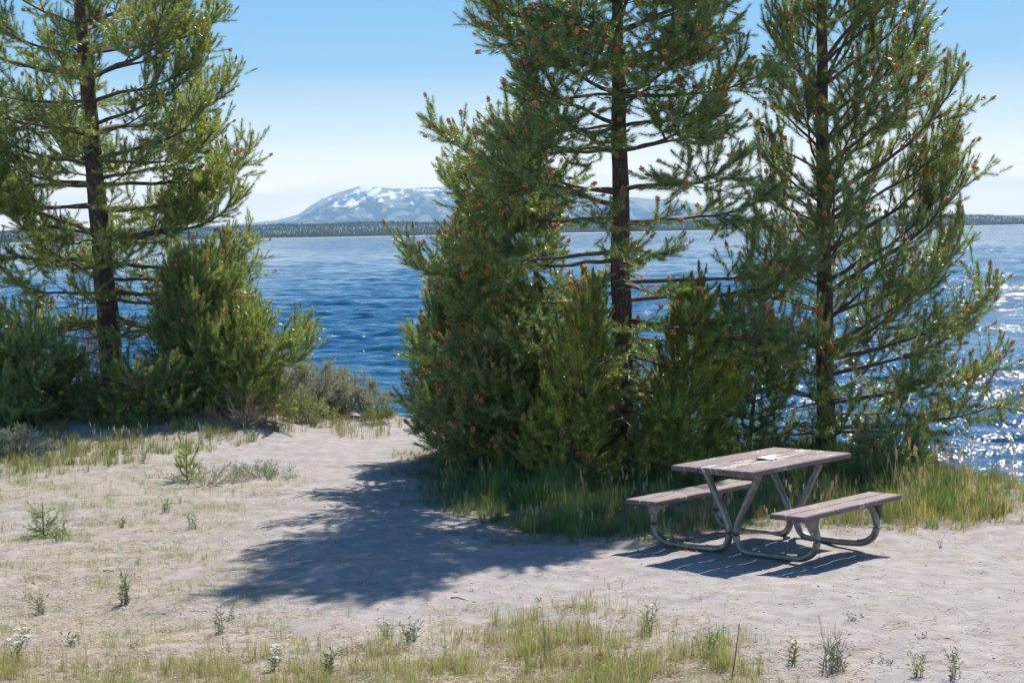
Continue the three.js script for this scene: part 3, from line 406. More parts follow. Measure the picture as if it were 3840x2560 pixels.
// ---------------------------------------------------------------- grass
function tuft(seed, { n = 16, spread = 0.05, w = 0.005, bend = 0.5, a = rgb(0.06, 0.12, 0.02), b = rgb(0.13, 0.19, 0.035), dry = 0, segs = 3, lo = 0.5 } = {}) {   // unit height
  const rnd = seeded(seed), bag = new Bag(), c = rgb(0, 0, 0), straw = rgb(0.34, 0.27, 0.13);
  for (let i = 0; i < n; i++) {
    const az = rnd() * 6.28, r = Math.sqrt(rnd()) * spread, h = lo + (1 - lo) * rnd(), lean = bend * (0.15 + rnd() * 0.85), d = V(Math.cos(az + (rnd() - 0.5) * 2), 0, 0); d.z = Math.sin(Math.acos(clamp(d.x, -1, 1)) * (rnd() > 0.5 ? 1 : -1));
    const s = V(-d.z, 0, d.x).applyAxisAngle(UP, (rnd() - 0.5) * 1.5), o = V(Math.cos(az) * r, -0.02, Math.sin(az) * r); c.copy(a).lerp(b, rnd()); if (rnd() < dry) c.copy(straw).multiplyScalar(0.7 + 0.5 * rnd());
    let prev = null;
    for (let k = 0; k <= segs; k++) {
      const t = k / segs, p = o.clone().addScaledVector(d, lean * t * t * h * 0.8); p.y += h * (t - 0.22 * lean * t * t); const hw = w * 0.5 * (1 - t * t * 0.9);
      if (k === segs) { const e = bag.vert(p, c); bag.tri(prev[0], prev[1], e); } else { const q = [bag.vert(p.clone().addScaledVector(s, hw), c), bag.vert(p.clone().addScaledVector(s, -hw), c)]; if (prev) { bag.tri(prev[0], prev[1], q[0]); bag.tri(prev[1], q[1], q[0]); } prev = q; }
    }
  }
  return bag.geo();
}
const LUSH = [tuft(201, { n: 18, spread: 0.18, w: 0.020, bend: 0.75 }), tuft(202, { n: 16, spread: 0.2, w: 0.017, bend: 0.9, dry: 0.1 })];
const FINE = [tuft(211, { n: 16, spread: 0.22, w: 0.016, bend: 0.5, a: rgb(0.13, 0.17, 0.03), b: rgb(0.24, 0.26, 0.06), dry: 0.25 }), tuft(212, { n: 14, spread: 0.26, w: 0.014, bend: 0.7, a: rgb(0.14, 0.16, 0.035), b: rgb(0.26, 0.25, 0.07), dry: 0.5 })];
const DRY = [tuft(221, { n: 12, spread: 0.5, w: 0.02, bend: 1.5, a: rgb(0.28, 0.23, 0.11), b: rgb(0.38, 0.32, 0.17), dry: 0.5, lo: 0.3 }), tuft(222, { n: 12, spread: 0.7, w: 0.022, bend: 1.4, a: rgb(0.17, 0.215, 0.05), b: rgb(0.29, 0.31, 0.085), dry: 0.15, lo: 0.35 })];
const STALK = [tuft(231, { n: 4, spread: 0.12, w: 0.007, bend: 0.35, a: rgb(0.24, 0.19, 0.10), b: rgb(0.34, 0.30, 0.16), lo: 0.7, segs: 4 })];
{ const g = STALK[0], p = g.attributes.position, bag = new Bag(), c = rgb(0.36, 0.28, 0.17), tips = []; for (let i = 0; i < p.count; i++) if (p.getY(i) > 0.6 && (i + 1) % 9 === 0) tips.push(V(p.getX(i), p.getY(i), p.getZ(i))); for (const q of tips) for (let k = 0; k < 7; k++) { const a = k * 2.4, o = V(q.x + Math.cos(a) * 0.012, q.y - 0.16 + k * 0.025, q.z + Math.sin(a) * 0.012), m = [V(0, -0.03, 0), V(0.011, 0, 0), V(-0.006, 0, 0.009), V(0, 0.04, 0)].map((d) => bag.vert(o.clone().add(d), c)); bag.tri(m[0], m[1], m[2]); bag.tri(m[1], m[3], m[2]); } STALK[0] = mergeGeometries([g, bag.geo()]); }
const grassLists = new Map();
function sow(kind, x, z, h, tint, wide = 1) { const g = kind[Math.floor(gr() * kind.length)]; if (!grassLists.has(g)) grassLists.set(g, []); grassLists.get(g).push([new THREE.Matrix4().compose(V(x, landY(x, z), z), new THREE.Quaternion().setFromAxisAngle(UP, gr() * 6.28), V(h * wide, h, h * wide)), tint]); }
const gr = seeded(300);
function box(P) { const xs = P.map((p) => p[0]), zs = P.map((p) => p[1]); return [Math.min(...xs), Math.max(...xs), Math.min(...zs), Math.max(...zs)]; }
function cover(P, perM2, fn, w = 0.35) { const [a, b, c, d] = box(P), n = (b - a) * (d - c) * perM2; for (let i = 0; i < n; i++) { const x = lerp(a - 0.5, b + 0.5, gr()), z = lerp(c - 0.5, d + 0.5, gr()); const s = soft(P, x, z, w); if (s > gr()) fn(x, z, s); } }
const shadeOf = (v, warm = 0) => rgb(v * (1 + warm), v, v * (1 - warm));
cover(ZONE.grove, 330, (x, z, s) => {
  if (landY(x, z) < -0.5) return; const lit = soft(ZONE.litter, x, z, 0.25), bareness = smooth(noise(x * 1.7 + 60, z * 2.1), 0.25, 0.7); if (gr() < lit * 0.85 || gr() < bareness * 0.75) return;
  const near = smooth(toEdge(ZONE.grove, x, z), -0.1, 0.9), clump = 0.35 + 0.9 * smooth(noise(x * 1.5 + 3, z * 1.5) + 0.4 * noiseB(x * 4, z * 4), -0.5, 0.9), k = 0.5 + 0.5 * noise(x * 0.9 + 70, z * 0.9), dry = gr() < 0.14;
  const low = 1 - 0.5 * smooth(1.9 - Math.hypot(x - 2.4, (z + 18) * 0.8), -0.3, 0.9);
  if (dry) sow(FINE, x, z, (0.12 + 0.25 * near * clump) * (0.6 + 0.6 * gr()), shadeOf(1 + 0.4 * gr(), 0.05), 0.8); else sow(LUSH, x, z, (0.07 + 0.24 * near * clump) * low * (0.55 + 0.75 * gr()), rgb(...[[1.5, 1.35, 1.0], [0.85, 1.05, 1.25]][0].map((w, q) => lerp(w, [0.85, 1.05, 1.25][q], k) * (0.65 + 0.8 * gr()))));
}, 0.35);
cover(ZONE.bank, 420, (x, z) => { if (landY(x, z) < -0.7) return; const k = 0.35 + 0.65 * smooth(noise(x * 1.8, z * 1.8 + 30), -0.5, 0.6); sow(gr() < 0.4 ? LUSH : gr() < 0.75 ? FINE : DRY, x, z, (0.10 + 0.36 * gr() * gr() + 0.06 * gr()) * k, shadeOf(1.25 + 0.8 * gr(), 0.08 + 0.1 * gr())); }, 0.35);
cover(ZONE.front, 850, (x, z, s) => { const c = smooth(noise(x * 1.6 + 9, z * 2.2) + 0.4 * noiseB(x * 5, z * 5), -0.6, 0.6); if (gr() > 0.12 + 0.88 * c * c) return; sow(gr() < 0.72 ? FINE : DRY, x, z, (0.05 + 0.13 * c * gr() + 0.05 * gr()), shadeOf(1.15 + 0.7 * gr(), -0.02), 1.15); }, 0.5);
cover(ZONE.field, 480, (x, z) => { const c = smooth(noise(x * 0.9 + 30, z * 1.3) + 0.5 * noiseB(x * 2.7, z * 3.3), 0.0, 0.6); if (gr() > 0.1 + 0.9 * c) return; sow(gr() < 0.12 ? FINE : DRY, x, z, 0.035 + 0.085 * gr() * gr(), c > 0.5 ? rgb(0.85 + 0.3 * gr(), 1.15 + 0.45 * gr(), 0.7) : shadeOf(0.95 + 0.5 * gr(), 0)); }, 0.8);
cover(ZONE.leftEdge, 260, (x, z) => { const c = smooth(noise(x * 1.2 + 4, z * 1.6) + 0.4 * noiseB(x * 4, z * 4), -0.6, 0.4); if (gr() > 0.2 + 0.8 * c) return; sow(gr() < 0.5 ? FINE : LUSH, x, z, 0.07 + 0.26 * c * gr() * gr(), shadeOf(1.0 + 0.6 * gr(), 0.1)); }, 0.35);
cover(ZONE.sageMound, 60, (x, z) => sow(FINE, x, z, 0.10 + 0.22 * gr(), shadeOf(0.9 + 0.4 * gr(), 0.05)), 0.35);
for (let i = 0; i < 500; i++) { const x = -7 + 13 * gr(), z = edge(x) + 0.5 - 1.2 * gr(); if (x > -2.4 && x < -0.7) continue; sow(FINE, x, z, 0.12 + 0.25 * gr(), shadeOf(1, 0.08)); }
for (let i = 0; i < 260; i++) { const [x, z] = spot(1700 + 2140 * gr(), 1950 + 610 * gr()); if (noise(x * 1.2, z * 1.2) > 0.25) sow(DRY, x, z, 0.02 + 0.05 * gr(), shadeOf(0.9 + 0.4 * gr())); }
cover(ZONE.front, 9, (x, z) => sow(STALK, x, z, 0.16 + 0.2 * gr(), shadeOf(0.8 + 0.5 * gr())), 0.6);
cover(ZONE.field, 2.5, (x, z) => sow(STALK, x, z, 0.10 + 0.16 * gr(), shadeOf(0.8 + 0.5 * gr())), 0.6);
cover(ZONE.bank, 12, (x, z) => sow(STALK, x, z, 0.3 + 0.35 * gr(), shadeOf(1.1 + 0.5 * gr())), 0.4);
cover(ZONE.leftEdge, 5, (x, z) => sow(STALK, x, z, 0.15 + 0.2 * gr(), shadeOf(1 + 0.5 * gr())), 0.4);
cover(ZONE.grove, 6, (x, z) => { if (landY(x, z) > -0.5) sow(STALK, x, z, 0.2 + 0.25 * gr(), shadeOf(1 + 0.5 * gr())); }, 0.4);
{ const names = new Map([[LUSH[0], 'long_grass'], [LUSH[1], 'long_grass'], [FINE[0], 'meadow_grass'], [FINE[1], 'meadow_grass'], [DRY[0], 'dry_grass'], [DRY[1], 'dry_grass'], [STALK[0], 'seed_stalk_grass']]);
  const say = ['lush dark green grass growing in the shade under the pines', 'long arching grass mixed into the shaded grass under the pines', 'fresh yellow green grass blades along the front of the photo', 'thin half dry grass blades between the fresh foreground grass', 'flattened straw lying over the sandy ground', 'low yellow green ground cover dotted over the sandy ground', 'thin tan seed stalks standing up out of the grass'];
  let i = 0; for (const [g, n] of names) { const l = grassLists.get(g); if (l) tag(scatter(scene, n, g, M.grass, l), say[i], n === 'dry_grass' ? 'dry grass' : 'grass'); i++; } }
// pine needle litter and small stones
{
  const rnd = seeded(401), bag = new Bag(), c = rgb(0, 0, 0); for (let i = 0; i < 5; i++) { const a = rnd() * 6.28, L = 0.03 + 0.04 * rnd(), o = V((rnd() - 0.5) * 0.09, 0.003 + 0.004 * rnd(), (rnd() - 0.5) * 0.09), d = V(Math.cos(a) * L, 0.004 * rnd(), Math.sin(a) * L), s = V(-Math.sin(a) * 0.0014, 0, Math.cos(a) * 0.0014); c.setRGB(0.33, 0.25, 0.17).multiplyScalar(0.6 + 0.7 * rnd()); const p = [o.clone().add(s), o.clone().sub(s), o.clone().add(d).add(s), o.clone().add(d).sub(s)].map((v) => bag.vert(v, c)); bag.tri(p[0], p[1], p[2]); bag.tri(p[1], p[3], p[2]); }
  const g = bag.geo(), list = [], stones = [];
  const drop = (x, z, s) => list.push([new THREE.Matrix4().compose(V(x, fineY(x, z), z), new THREE.Quaternion().setFromAxisAngle(UP, rnd() * 6.28), V(s, s, s)), shadeOf(0.7 + 0.7 * rnd())]);
  for (let i = 0; i < 24000; i++) { const [x, z] = spot(-200 + 4240 * rnd(), 1640 + 940 * rnd()), f = Math.max(soft(ZONE.field, x, z, 1), soft(ZONE.leftEdge, x, z, 0.6)); if (rnd() < 0.12 + 0.88 * f) drop(x, z, 0.8 + 0.7 * rnd()); }
  cover(ZONE.litter, 900, (x, z) => drop(x, z, 0.9 + 0.8 * rnd()), 0.3); cover(ZONE.grove, 60, (x, z) => drop(x, z, 0.9 + 0.8 * rnd()), 0.3);
  tag(scatter(scene, 'pine_needle_litter', g, new THREE.MeshStandardMaterial({ vertexColors: true, roughness: 0.9, side: THREE.DoubleSide }), list), 'brown fallen pine needles strewn over the sand and under the trees', 'litter');
  const st = new THREE.IcosahedronGeometry(1, 0); { const p = st.attributes.position; for (let i = 0; i < p.count; i++) { const k = 1 + 0.25 * noise(p.getX(i) * 2, p.getY(i) * 2 + p.getZ(i)); p.setXYZ(i, p.getX(i) * k, p.getY(i) * 0.6 * k, p.getZ(i) * k); } st.computeVertexNormals(); }
  for (let i = 0; i < 5200; i++) { const [x, z] = spot(-100 + 4040 * rnd(), 1600 + 970 * rnd()), s = 0.003 + 0.008 * Math.pow(rnd(), 4), v = 0.2 + 0.4 * rnd(), chip = rnd() < 0.18; stones.push([new THREE.Matrix4().compose(V(x, fineY(x, z) + s * 0.2, z), new THREE.Quaternion().setFromAxisAngle(UP, rnd() * 6.28), V(s * (chip ? 2.6 : 0.8 + 0.6 * rnd()), s * (chip ? 0.6 : 1), s)), chip ? rgb(0.12, 0.075, 0.05) : rgb(v, v * 0.95, v * 0.92)]); }
  tag(scatter(scene, 'gravel', st, new THREE.MeshStandardMaterial({ roughness: 0.9 }), stones), 'small grey stones and grit scattered on the sand', 'gravel');
}

// ---------------------------------------------------------------- sagebrush and other shrubs
function sprig(seed, { n = 18, len = 0.09, leaf = 0.024, w = 0.005, a, b, stem = rgb(0.24, 0.20, 0.15) }) {
  const rnd = seeded(seed), bag = new Bag(), c = rgb(0, 0, 0), A = bag.vert(V(0.0016, 0, 0), stem), B = bag.vert(V(-0.0016, 0, 0), stem), C = bag.vert(V(0, len, 0), stem); bag.tri(A, B, C);
  for (let i = 0; i < n; i++) { const y = len * (0.15 + 0.85 * (i + rnd()) / n), phi = i * 2.4 + rnd(), th = lerp(0.9, 0.25, i / n) + 0.3 * (rnd() - 0.5), d = V(Math.cos(phi) * Math.sin(th), Math.cos(th), Math.sin(phi) * Math.sin(th)), s = V(rnd() - 0.5, rnd() - 0.5, rnd() - 0.5).cross(d).normalize().multiplyScalar(w / 2), p = V(0, y, 0), L = leaf * (0.7 + 0.6 * rnd()), m = p.clone().addScaledVector(d, L * 0.6), e = p.clone().addScaledVector(d, L); c.copy(a).lerp(b, rnd()); const q = [p, m.clone().add(s), m.clone().sub(s), e].map((v) => bag.vert(v, c)); bag.tri(q[0], q[1], q[2]); bag.tri(q[1], q[3], q[2]); }
  return bag.geo();
}
const SAGE = sprig(501, { a: rgb(0.20, 0.235, 0.15), b: rgb(0.36, 0.39, 0.27) }), GREEN_SPRIG = sprig(502, { a: rgb(0.10, 0.16, 0.03), b: rgb(0.24, 0.28, 0.06), leaf: 0.04, w: 0.008, n: 14, len: 0.12 }), DEAD_SPRIG = sprig(503, { a: rgb(0.25, 0.17, 0.11), b: rgb(0.36, 0.26, 0.18), n: 6 });
function shrub({ seed, name = 'sagebrush', label, category = 'shrub', group, px, base, w, h, kind = SAGE, n = 26, dense = 1, tint = [1, 1, 1], flat = 0, low = 0.1 }) {
  const rnd = seeded(seed), R = (a, b) => a + (b - a) * rnd(), [x, z] = base ?? spot(...px), o = thing(name, label, category, [x, landY(x, z) - 0.02, z], group), bag = new Bag(), list = [];
  for (let k = 0; k < n; k++) {
    const a = rnd() * 6.28, rr = Math.sqrt(R(0.02, 1)), tip = V(Math.cos(a) * rr * w, h * (flat ? R(low, 1) * (1 - 0.4 * rr) : Math.sqrt(Math.max(0, 1 - rr * rr * 0.9)) * R(0.75, 1.05)), Math.sin(a) * rr * w * 0.8), pts = [];
    for (let i = 0; i <= 5; i++) { const t = i / 5; pts.push(V(tip.x * Math.pow(t, 0.8), tip.y * Math.pow(t, 1.15), tip.z * Math.pow(t, 0.8)).add(V(R(-1, 1), R(-1, 1), R(-1, 1)).multiplyScalar(0.025 * h * 2 * Math.sin(t * 3.1)))); }
    tube(bag, pts, (i) => Math.max(0.0016, 0.011 * (1 - i / 5.5) * Math.min(1, h * 2)), 4);
    const m = Math.round(R(10, 17) * dense);
    for (let i = 0; i < m; i++) { const t = 0.35 + 0.65 * Math.sqrt(rnd()), f = t * 5, q = Math.min(4, Math.floor(f)), p = pts[q].clone().lerp(pts[q + 1], f - q), d = V(R(-1, 1), R(0.15, 1.4), R(-1, 1)).add(V(tip.x, 0, tip.z).normalize().multiplyScalar(0.5)).normalize(), v = R(0.75, 1.25); list.push([pose(p, d, rnd() * 6.28, R(0.7, 1.4) * Math.min(1.2, 0.5 + h)), rgb(v * tint[0], v * tint[1], v * tint[2])]); }
  }
  part(o, 'stems', bag.geo(true), M.greyTwig); scatter(o, 'foliage', kind, M.sage, list); return o;
}
pine({ ...YOUNG, seed: 17, label: 'low ground-hugging pine bush between the tabletop and the bank grass', group: 'smaller pines around the tall trunk', base: spot(3330, 1800), top: at(3340, 1660, 20.4), r0: 0.02, profile: [[0.05, 0.55], [0.3, 0.4], [0.5, 0.12]], start: 0.08, spacing: 0.12, pollen: 0.3, candle: 0.2, elev: [[0.05, 4], [0.5, 30]] });
const SG = 'sagebrush along the path';
shrub({ seed: 1, label: 'tallest grey green sagebrush on the mound beside the path', group: SG, base: [-3.55, -27.6], w: 0.7, h: 1.0, n: 50, dense: 1.7, tint: [1.1, 1.1, 1.1] });
shrub({ seed: 2, label: 'round sagebrush second from the pines on the sandy mound', group: SG, base: [-3.0, -27.9], w: 0.62, h: 0.9, n: 44, dense: 1.7, tint: [1.15, 1.12, 1.1] });
shrub({ seed: 3, label: 'middle sagebrush of the row sloping down to the lake', group: SG, base: [-2.55, -28.2], w: 0.55, h: 0.74, n: 40, dense: 1.6, tint: [1.1, 1.1, 1.1] });
shrub({ seed: 4, label: 'smaller sagebrush next to last before the sandy gap', group: SG, base: [-2.2, -28.1], w: 0.45, h: 0.5, n: 32, dense: 1.5, tint: [1.15, 1.15, 1.1] });
shrub({ seed: 5, label: 'lowest sagebrush tuft at the edge of the sandy gap', group: SG, base: [-1.95, -27.4], w: 0.24, h: 0.25, n: 18, kind: GREEN_SPRIG, tint: [1.2, 1.1, 1] });
shrub({ seed: 6, label: 'green leafy bush growing in front of the tallest sagebrush', group: SG, base: [-2.95, -26.8], w: 0.4, h: 0.4, n: 26, kind: GREEN_SPRIG, dense: 0.7, tint: [1.3, 1.25, 1.6] });
shrub({ seed: 7, name: 'twiggy_shrub', label: 'brown half dead twiggy shrub between the low pine and the sagebrush', base: [-3.75, -25.7], w: 0.5, h: 0.5, n: 46, kind: DEAD_SPRIG, dense: 0.8 });
shrub({ seed: 8, label: 'sprawling bare-stemmed sagebrush flattened on the sand beside a pine seedling', group: SG, px: [770, 1800], w: 0.55, h: 0.26, n: 34, flat: 1, dense: 0.45 });
shrub({ seed: 9, label: 'sprawling leafy sagebrush flattened on the sand nearest the path', group: SG, px: [975, 1780], w: 0.42, h: 0.22, n: 32, flat: 1, dense: 0.8, tint: [0.95, 1.05, 0.95] });
shrub({ seed: 10, label: 'pale sagebrush at the shaded photo edge below the pine bushes', group: SG, px: [60, 1715], w: 0.5, h: 0.4, n: 34, dense: 1.1 });
shrub({ seed: 11, name: 'twiggy_shrub', label: 'tan dry shrub behind the leaning pine at the lake', base: [-6.7, -29.2], w: 0.6, h: 1.35, n: 44, kind: DEAD_SPRIG, dense: 1.1, tint: [1.5, 1.4, 1.3] });
shrub({ seed: 12, name: 'twiggy_shrub', label: 'dark leafy shrub crouching at the foot of the leaning pine', base: [-5.9, -26.2], w: 0.7, h: 0.55, n: 44, kind: GREEN_SPRIG, dense: 0.8, tint: [0.7, 0.75, 0.8] });
shrub({ seed: 13, name: 'flowering_shrub', label: 'pale yellow flowered plant seen behind the table between trunk and tabletop', base: [2.35, -23.0], w: 0.35, h: 0.42, n: 20, kind: sprig(504, { a: rgb(0.45, 0.40, 0.14), b: rgb(0.62, 0.58, 0.28), n: 12, leaf: 0.02, w: 0.012 }), dense: 0.9 });

// ---------------------------------------------------------------- herbs, flowers, seedlings
function herb({ seed, name = 'herb', label, category = 'plant', group, px, h, n = 7, spread = 0.35, leaf = 0.05, w = 0.010, gap = 0.022, a = rgb(0.10, 0.155, 0.03), b = rgb(0.22, 0.26, 0.07), bareTop = 0, twigs = 0, flowers = 0, wide = 0.03, flowerColor = rgb(0.78, 0.76, 0.72), flowerSize = 1 }) {
  const rnd = seeded(900 + seed), R = (p, q) => p + (q - p) * rnd(), [x, z] = spot(...px), o = thing(name, label, category, [x, fineY(x, z) - 0.008, z], group), stems = new Bag(), lf = new Bag(), c = rgb(0, 0, 0), heads = [];
  const leafAt = (p, d, L) => { const s = V(R(-1, 1), R(-0.4, 0.4), R(-1, 1)).cross(d).normalize().multiplyScalar(w * 0.5 * (0.7 + 0.6 * rnd())), m = p.clone().addScaledVector(d, L * 0.45), e = p.clone().addScaledVector(d, L); m.y += L * 0.06; e.y -= L * 0.08; c.copy(a).lerp(b, rnd()); const q = [p, m.clone().add(s), m.clone().sub(s), e].map((v) => lf.vert(v, c)); lf.tri(q[0], q[1], q[2]); lf.tri(q[1], q[3], q[2]); };
  for (let k = 0; k < n + twigs; k++) {
    const bare = k >= n, az = rnd() * 6.28, H = h * (bare ? R(0.85, 1.1) : R(0.45, 0.92)), ln = spread * R(0.2, 1), root = V(R(-wide, wide), 0, R(-wide, wide)), pts = [];
    for (let i = 0; i <= 5; i++) { const t = i / 5; pts.push(V(root.x + Math.cos(az) * ln * H * t * t + 0.01 * H * noise(i, k + seed), H * t * (1 - 0.12 * ln * t), root.z + Math.sin(az) * ln * H * t * t)); }
    tube(stems, pts, (i) => Math.max(0.0011, 0.0026 * (1 - i / 6)), 3);
    if (!bare) for (let s = 0.05 * H; s < H * (1 - bareTop * R(0.6, 1)); s += gap * R(0.6, 1.3)) { const f = s / H * 5, i = Math.min(4, Math.floor(f)), p = pts[i].clone().lerp(pts[i + 1], f - i), phi = rnd() * 6.28, up = R(0.35, 1.3); leafAt(p, V(Math.cos(phi), up, Math.sin(phi)).normalize(), leaf * R(0.6, 1.15)); }
    if (heads.length < flowers && !bare) heads.push(pts[5].clone());
  }
  part(o, 'stems', stems.geo(true), M.greyTwig); if (lf.i.length) part(o, 'leaves', lf.geo(), M.grass);
  for (const p of heads) { const f = new Bag(); for (let i = 0; i < 26; i++) { const r = 0.024 * flowerSize * Math.sqrt(rnd()), t = rnd() * 6.28, q = V(p.x + Math.cos(t) * r, p.y + 0.008 - r * r * 6 + R(0, 0.004), p.z + Math.sin(t) * r), s = 0.0048 * flowerSize; const m = [0, 1, 2, 3, 4].map((k) => f.vert(V(q.x + Math.cos(k * 1.2566) * s, q.y + R(-0.002, 0.001), q.z + Math.sin(k * 1.2566) * s), flowerColor)); f.tri(m[0], m[2], m[1]); f.tri(m[0], m[3], m[2]); f.tri(m[0], m[4], m[3]); } part(o, 'flower_head', f.geo(), M.petal); }
  return o;
}
const WILD = 'wild plants dotted over the sand', YAR = 'white flowering yarrow';
const lime = { a: rgb(0.13, 0.19, 0.03), b: rgb(0.27, 0.32, 0.07) }, sea = { a: rgb(0.10, 0.15, 0.05), b: rgb(0.20, 0.24, 0.11) };
herb({ seed: 1, label: 'bushy willow sprout with tall reddish stems alone on the straw covered sand', group: WILD, px: [465, 2255], h: 0.34, n: 14, twigs: 4, spread: 0.45, bareTop: 0.2, ...lime });
herb({ seed: 2, label: 'spiky fan of green stems left of the bushy willow sprout', group: WILD, px: [147, 2285], h: 0.2, n: 11, spread: 0.8, ...lime });
herb({ seed: 3, label: 'loose green plant growing beside the tiny dark pine seedling', group: WILD, px: [225, 2015], h: 0.3, n: 11, twigs: 3, spread: 0.5, wide: 0.08 });
herb({ seed: 4, label: 'small green rosette alone on sand right of the pine seedling', group: WILD, px: [457, 1970], h: 0.13, n: 9, spread: 0.9, leaf: 0.045 });
herb({ seed: 5, label: 'pale sprig in a patch of straw toward the tree shadow', group: WILD, px: [722, 1975], h: 0.2, n: 8, spread: 0.7 });
herb({ seed: 6, label: 'slim green sprig just in front of the sprawling sagebrush', group: WILD, px: [628, 1925], h: 0.19, n: 6, spread: 0.5 });
herb({ seed: 7, label: 'thin plant with a tall side stem in front of the open sand', group: WILD, px: [822, 2370], h: 0.25, n: 7, twigs: 2, spread: 0.45 });
herb({ seed: 8, label: 'two leafed narrow sprout beside a tall thin stem on the sand', group: WILD, px: [870, 2310], h: 0.14, n: 4, spread: 0.5 });
herb({ seed: 9, label: 'upright green clump left of the grey leaved rosette in front of the tree shadow', group: WILD, px: [1453, 2378], h: 0.17, n: 12, spread: 0.55, leaf: 0.07, w: 0.006, ...lime });
herb({ seed: 10, label: 'grey leaved rosette with one tall stem in front of the tree shadow', group: WILD, px: [1540, 2398], h: 0.19, n: 12, twigs: 2, spread: 0.9, ...sea });
herb({ seed: 11, name: 'yarrow', label: 'low yarrow with one white head near the lower photo corner', category: 'flower', group: YAR, px: [275, 2415], h: 0.11, n: 9, spread: 1, flowers: 1, leaf: 0.05 });
herb({ seed: 12, name: 'yarrow', label: 'broadest white yarrow heads rising from the foreground grass', category: 'flower', group: YAR, px: [1030, 2505], h: 0.19, n: 7, spread: 0.35, flowers: 4, flowerSize: 1.3 });
herb({ seed: 13, name: 'yarrow', label: 'upper of two white yarrow stalks at the lower photo corner', category: 'flower', group: YAR, px: [80, 2425], h: 0.2, n: 5, spread: 0.4, flowers: 3 });
herb({ seed: 14, name: 'yarrow', label: 'lower of two white yarrow stalks at the lower photo corner', category: 'flower', group: YAR, px: [60, 2500], h: 0.2, n: 6, spread: 0.5, flowers: 3 });
herb({ seed: 15, name: 'yarrow', label: 'tall stemmed plant with one white head in the grass before the table', category: 'flower', group: YAR, px: [2432, 2385], h: 0.26, n: 8, twigs: 2, spread: 0.3, flowers: 1, flowerSize: 1.1, ...lime });
herb({ seed: 16, label: 'densest leafy bush in the foreground sand with bare twigs on top', group: WILD, px: [3124, 2515], h: 0.34, n: 20, twigs: 6, spread: 0.55, bareTop: 0.35, wide: 0.06, ...sea });
herb({ seed: 17, label: 'feathery upright sprout left of the densest foreground bush', group: WILD, px: [2975, 2495], h: 0.17, n: 8, spread: 0.4, ...lime });
herb({ seed: 18, label: 'leafy sprout beside the bare upright stick', group: WILD, px: [2655, 2470], h: 0.22, n: 12, spread: 0.5, wide: 0.05, ...lime });
herb({ seed: 19, label: 'bright sprout at the bottom edge right of the densest bush', group: WILD, px: [3448, 2550], h: 0.19, n: 8, spread: 0.5, ...lime });
herb({ seed: 20, label: 'sparse tall sprout nearest the lower corner below the table', group: WILD, px: [3585, 2560], h: 0.27, n: 7, spread: 0.55, bareTop: 0.2, ...lime });
herb({ seed: 21, label: 'flat creeping sprig on the sand right of the densest bush', group: WILD, px: [3300, 2500], h: 0.07, n: 10, spread: 1.6, leaf: 0.03, wide: 0.08 });
herb({ seed: 22, label: 'flat dull sprig between the stick and the feathery sprout', group: WILD, px: [2860, 2495], h: 0.06, n: 9, spread: 1.6, leaf: 0.03, wide: 0.05, ...sea });
herb({ seed: 23, label: 'little sprig on open sand above the foreground grass and nearest the path', group: WILD, px: [2018, 2255], h: 0.06, n: 6, spread: 1, leaf: 0.03 });
herb({ seed: 24, label: 'low brownish sprig on open sand below the bench', group: WILD, px: [3210, 2345], h: 0.07, n: 9, spread: 1.5, leaf: 0.03, wide: 0.06, ...sea });
herb({ seed: 25, label: 'small dark sprig on the bare sand farthest to the side below the benches', group: WILD, px: [3460, 2420], h: 0.05, n: 7, spread: 1.5, leaf: 0.03 });
herb({ seed: 26, label: 'lone thin weed on sand between the bench and the bank grass', group: WILD, px: [3530, 2045], h: 0.17, n: 4, spread: 0.7, leaf: 0.03, gap: 0.05 });
herb({ seed: 27, label: 'broad leaved seedling clump at the front of the grass by the lower edge', group: WILD, px: [1230, 2530], h: 0.2, n: 10, spread: 0.5, leaf: 0.06, w: 0.014 });
herb({ seed: 28, label: 'bluish low rosette between straw tufts in the front', group: WILD, px: [1360, 2420], h: 0.07, n: 9, spread: 1.2, leaf: 0.04, ...sea });
herb({ seed: 29, label: 'tiny green sprig below the twig in the tree shadow edge', group: WILD, px: [1290, 2440], h: 0.09, n: 6, spread: 0.9, leaf: 0.035 });
herb({ seed: 30, label: 'pale round weed cushion in front of the lone willow sprout', group: WILD, px: [500, 2430], h: 0.06, n: 10, spread: 1.4, leaf: 0.03, ...sea });
herb({ seed: 31, label: 'dry topped tall stem in the middle of the foreground grass', group: WILD, px: [2050, 2470], h: 0.33, n: 3, twigs: 3, spread: 0.2, bareTop: 0.6, gap: 0.03 });
pine({ ...YOUNG, seed: 41, label: 'slim pine seedling standing in the sprawling sagebrush', category: 'pine seedling', group: 'pine seedlings on the sand', base: spot(702, 1790), top: [spot(702, 1790)[0], 0.44, spot(702, 1790)[1]], r0: 0.008, start: 0.05, spacing: 0.1, per: [3, 4], profile: [[0.05, 0.07], [0.4, 0.03]], pollen: 0, candle: 0.3, scale: 0.45, tint: rgb(1.4, 1.35, 1) });
pine({ ...YOUNG, seed: 42, label: 'tiny dark pine seedling among loose green plants on the open sand', category: 'pine seedling', group: 'pine seedlings on the sand', base: spot(165, 1995), top: [spot(165, 1995)[0] - 0.01, 0.2, spot(165, 1995)[1]], r0: 0.006, start: 0.03, spacing: 0.06, per: [3, 4], profile: [[0.03, 0.05], [0.2, 0.03]], pollen: 0, candle: 0, scale: 0.4, tint: rgb(0.9, 1, 1) });
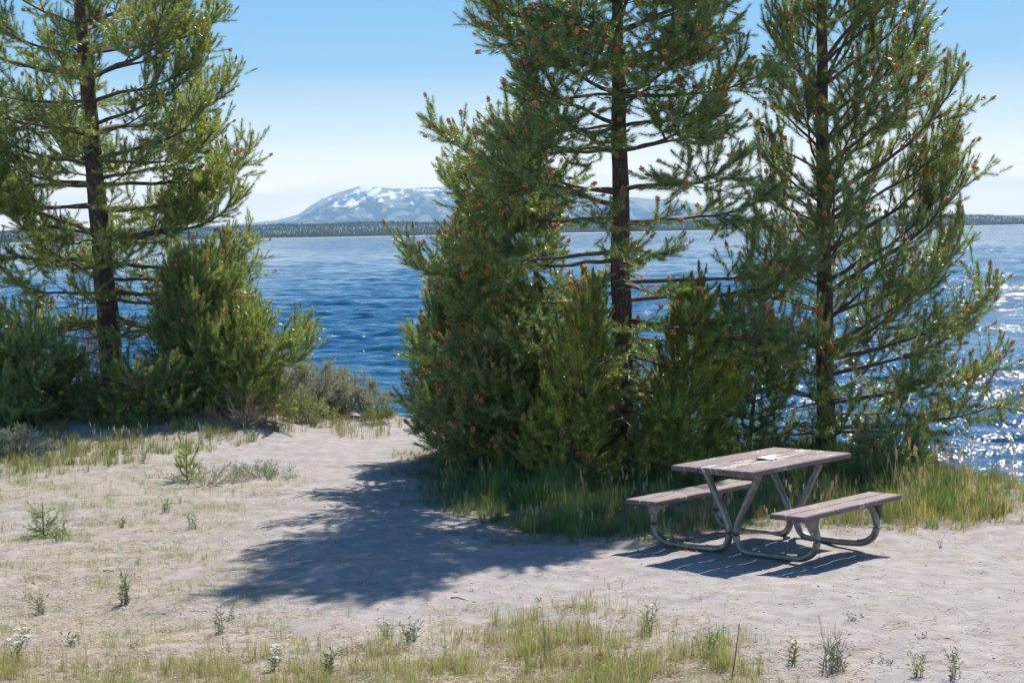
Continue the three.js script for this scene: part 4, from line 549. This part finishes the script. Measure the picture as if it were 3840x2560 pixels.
function stick(name, label, category, pts, r) { const bag = new Bag(), o = pts[0], y = fineY(o[0], o[2]); tube(bag, pts.map(([a, b, c]) => V(a - o[0], b, c - o[2])), (i) => r * (1 - 0.5 * i / (pts.length - 1)), 6, true); const m = shade(new THREE.Mesh(bag.geo(true), M.branch)); m.name = numbered(name); m.position.set(o[0], y, o[2]); scene.add(m); return tag(m, label, category); }
{
  const [x, z] = spot(2735, 2575); stick('dry_stick', 'bare dark brown stick standing upright in the foreground grass', 'stick', [[x, -0.03, z], [x + 0.03, 0.12, z], [x + 0.05, 0.25, z - 0.01], [x + 0.068, 0.385, z - 0.01]], 0.005);
  const [a, c] = spot(1690, 2235), [d, e] = spot(1755, 2247); stick('fallen_twig', 'dark twig lying on open sand below the tree shadow', 'twig', [[a, 0.008, c], [a * 0.6 + d * 0.4, 0.014, c + 0.02], [d, 0.008, e]], 0.007);
  const [f, g] = spot(385, 2135), [h, k] = spot(428, 2140); stick('fallen_twig', 'short dark twig lying behind the bushy willow sprout', 'twig', [[f, 0.008, g], [(f + h) / 2, 0.013, g + 0.01], [h, 0.008, k]], 0.006);
  const [p, q] = spot(2246, 2500), bag = new Bag(), N = 6, side = [];
  for (let i = 0; i <= N; i++) { const t = i / N, wd = 0.034 * Math.sin(Math.PI * (0.12 + 0.83 * t)); for (const s of [-1, 0, 1]) side.push(bag.vert(V(s * wd + 0.01 * t, 0.01 + 0.085 * t - 0.012 * Math.abs(s), 0.012 * Math.abs(s) * 2 - 0.035 * t * t))); }
  for (let i = 0; i < N; i++) for (let s = 0; s < 2; s++) { const u = side[i * 3 + s], v = side[i * 3 + s + 1], w = side[i * 3 + 3 + s], y = side[i * 3 + 4 + s]; bag.tri(u, v, w); bag.tri(v, y, w); }
  const m = shade(new THREE.Mesh(bag.geo(true), new THREE.MeshPhysicalMaterial({ color: rgb(0.46, 0.24, 0.11), roughness: 0.9, transmission: 0.3, thickness: 0, side: THREE.DoubleSide }))); m.name = 'dead_leaf'; m.position.set(p, fineY(p, q), q); scene.add(m); tag(m, 'curled orange brown dead leaf in the foreground grass', 'leaf');
}
renderer.render(scene, camera);
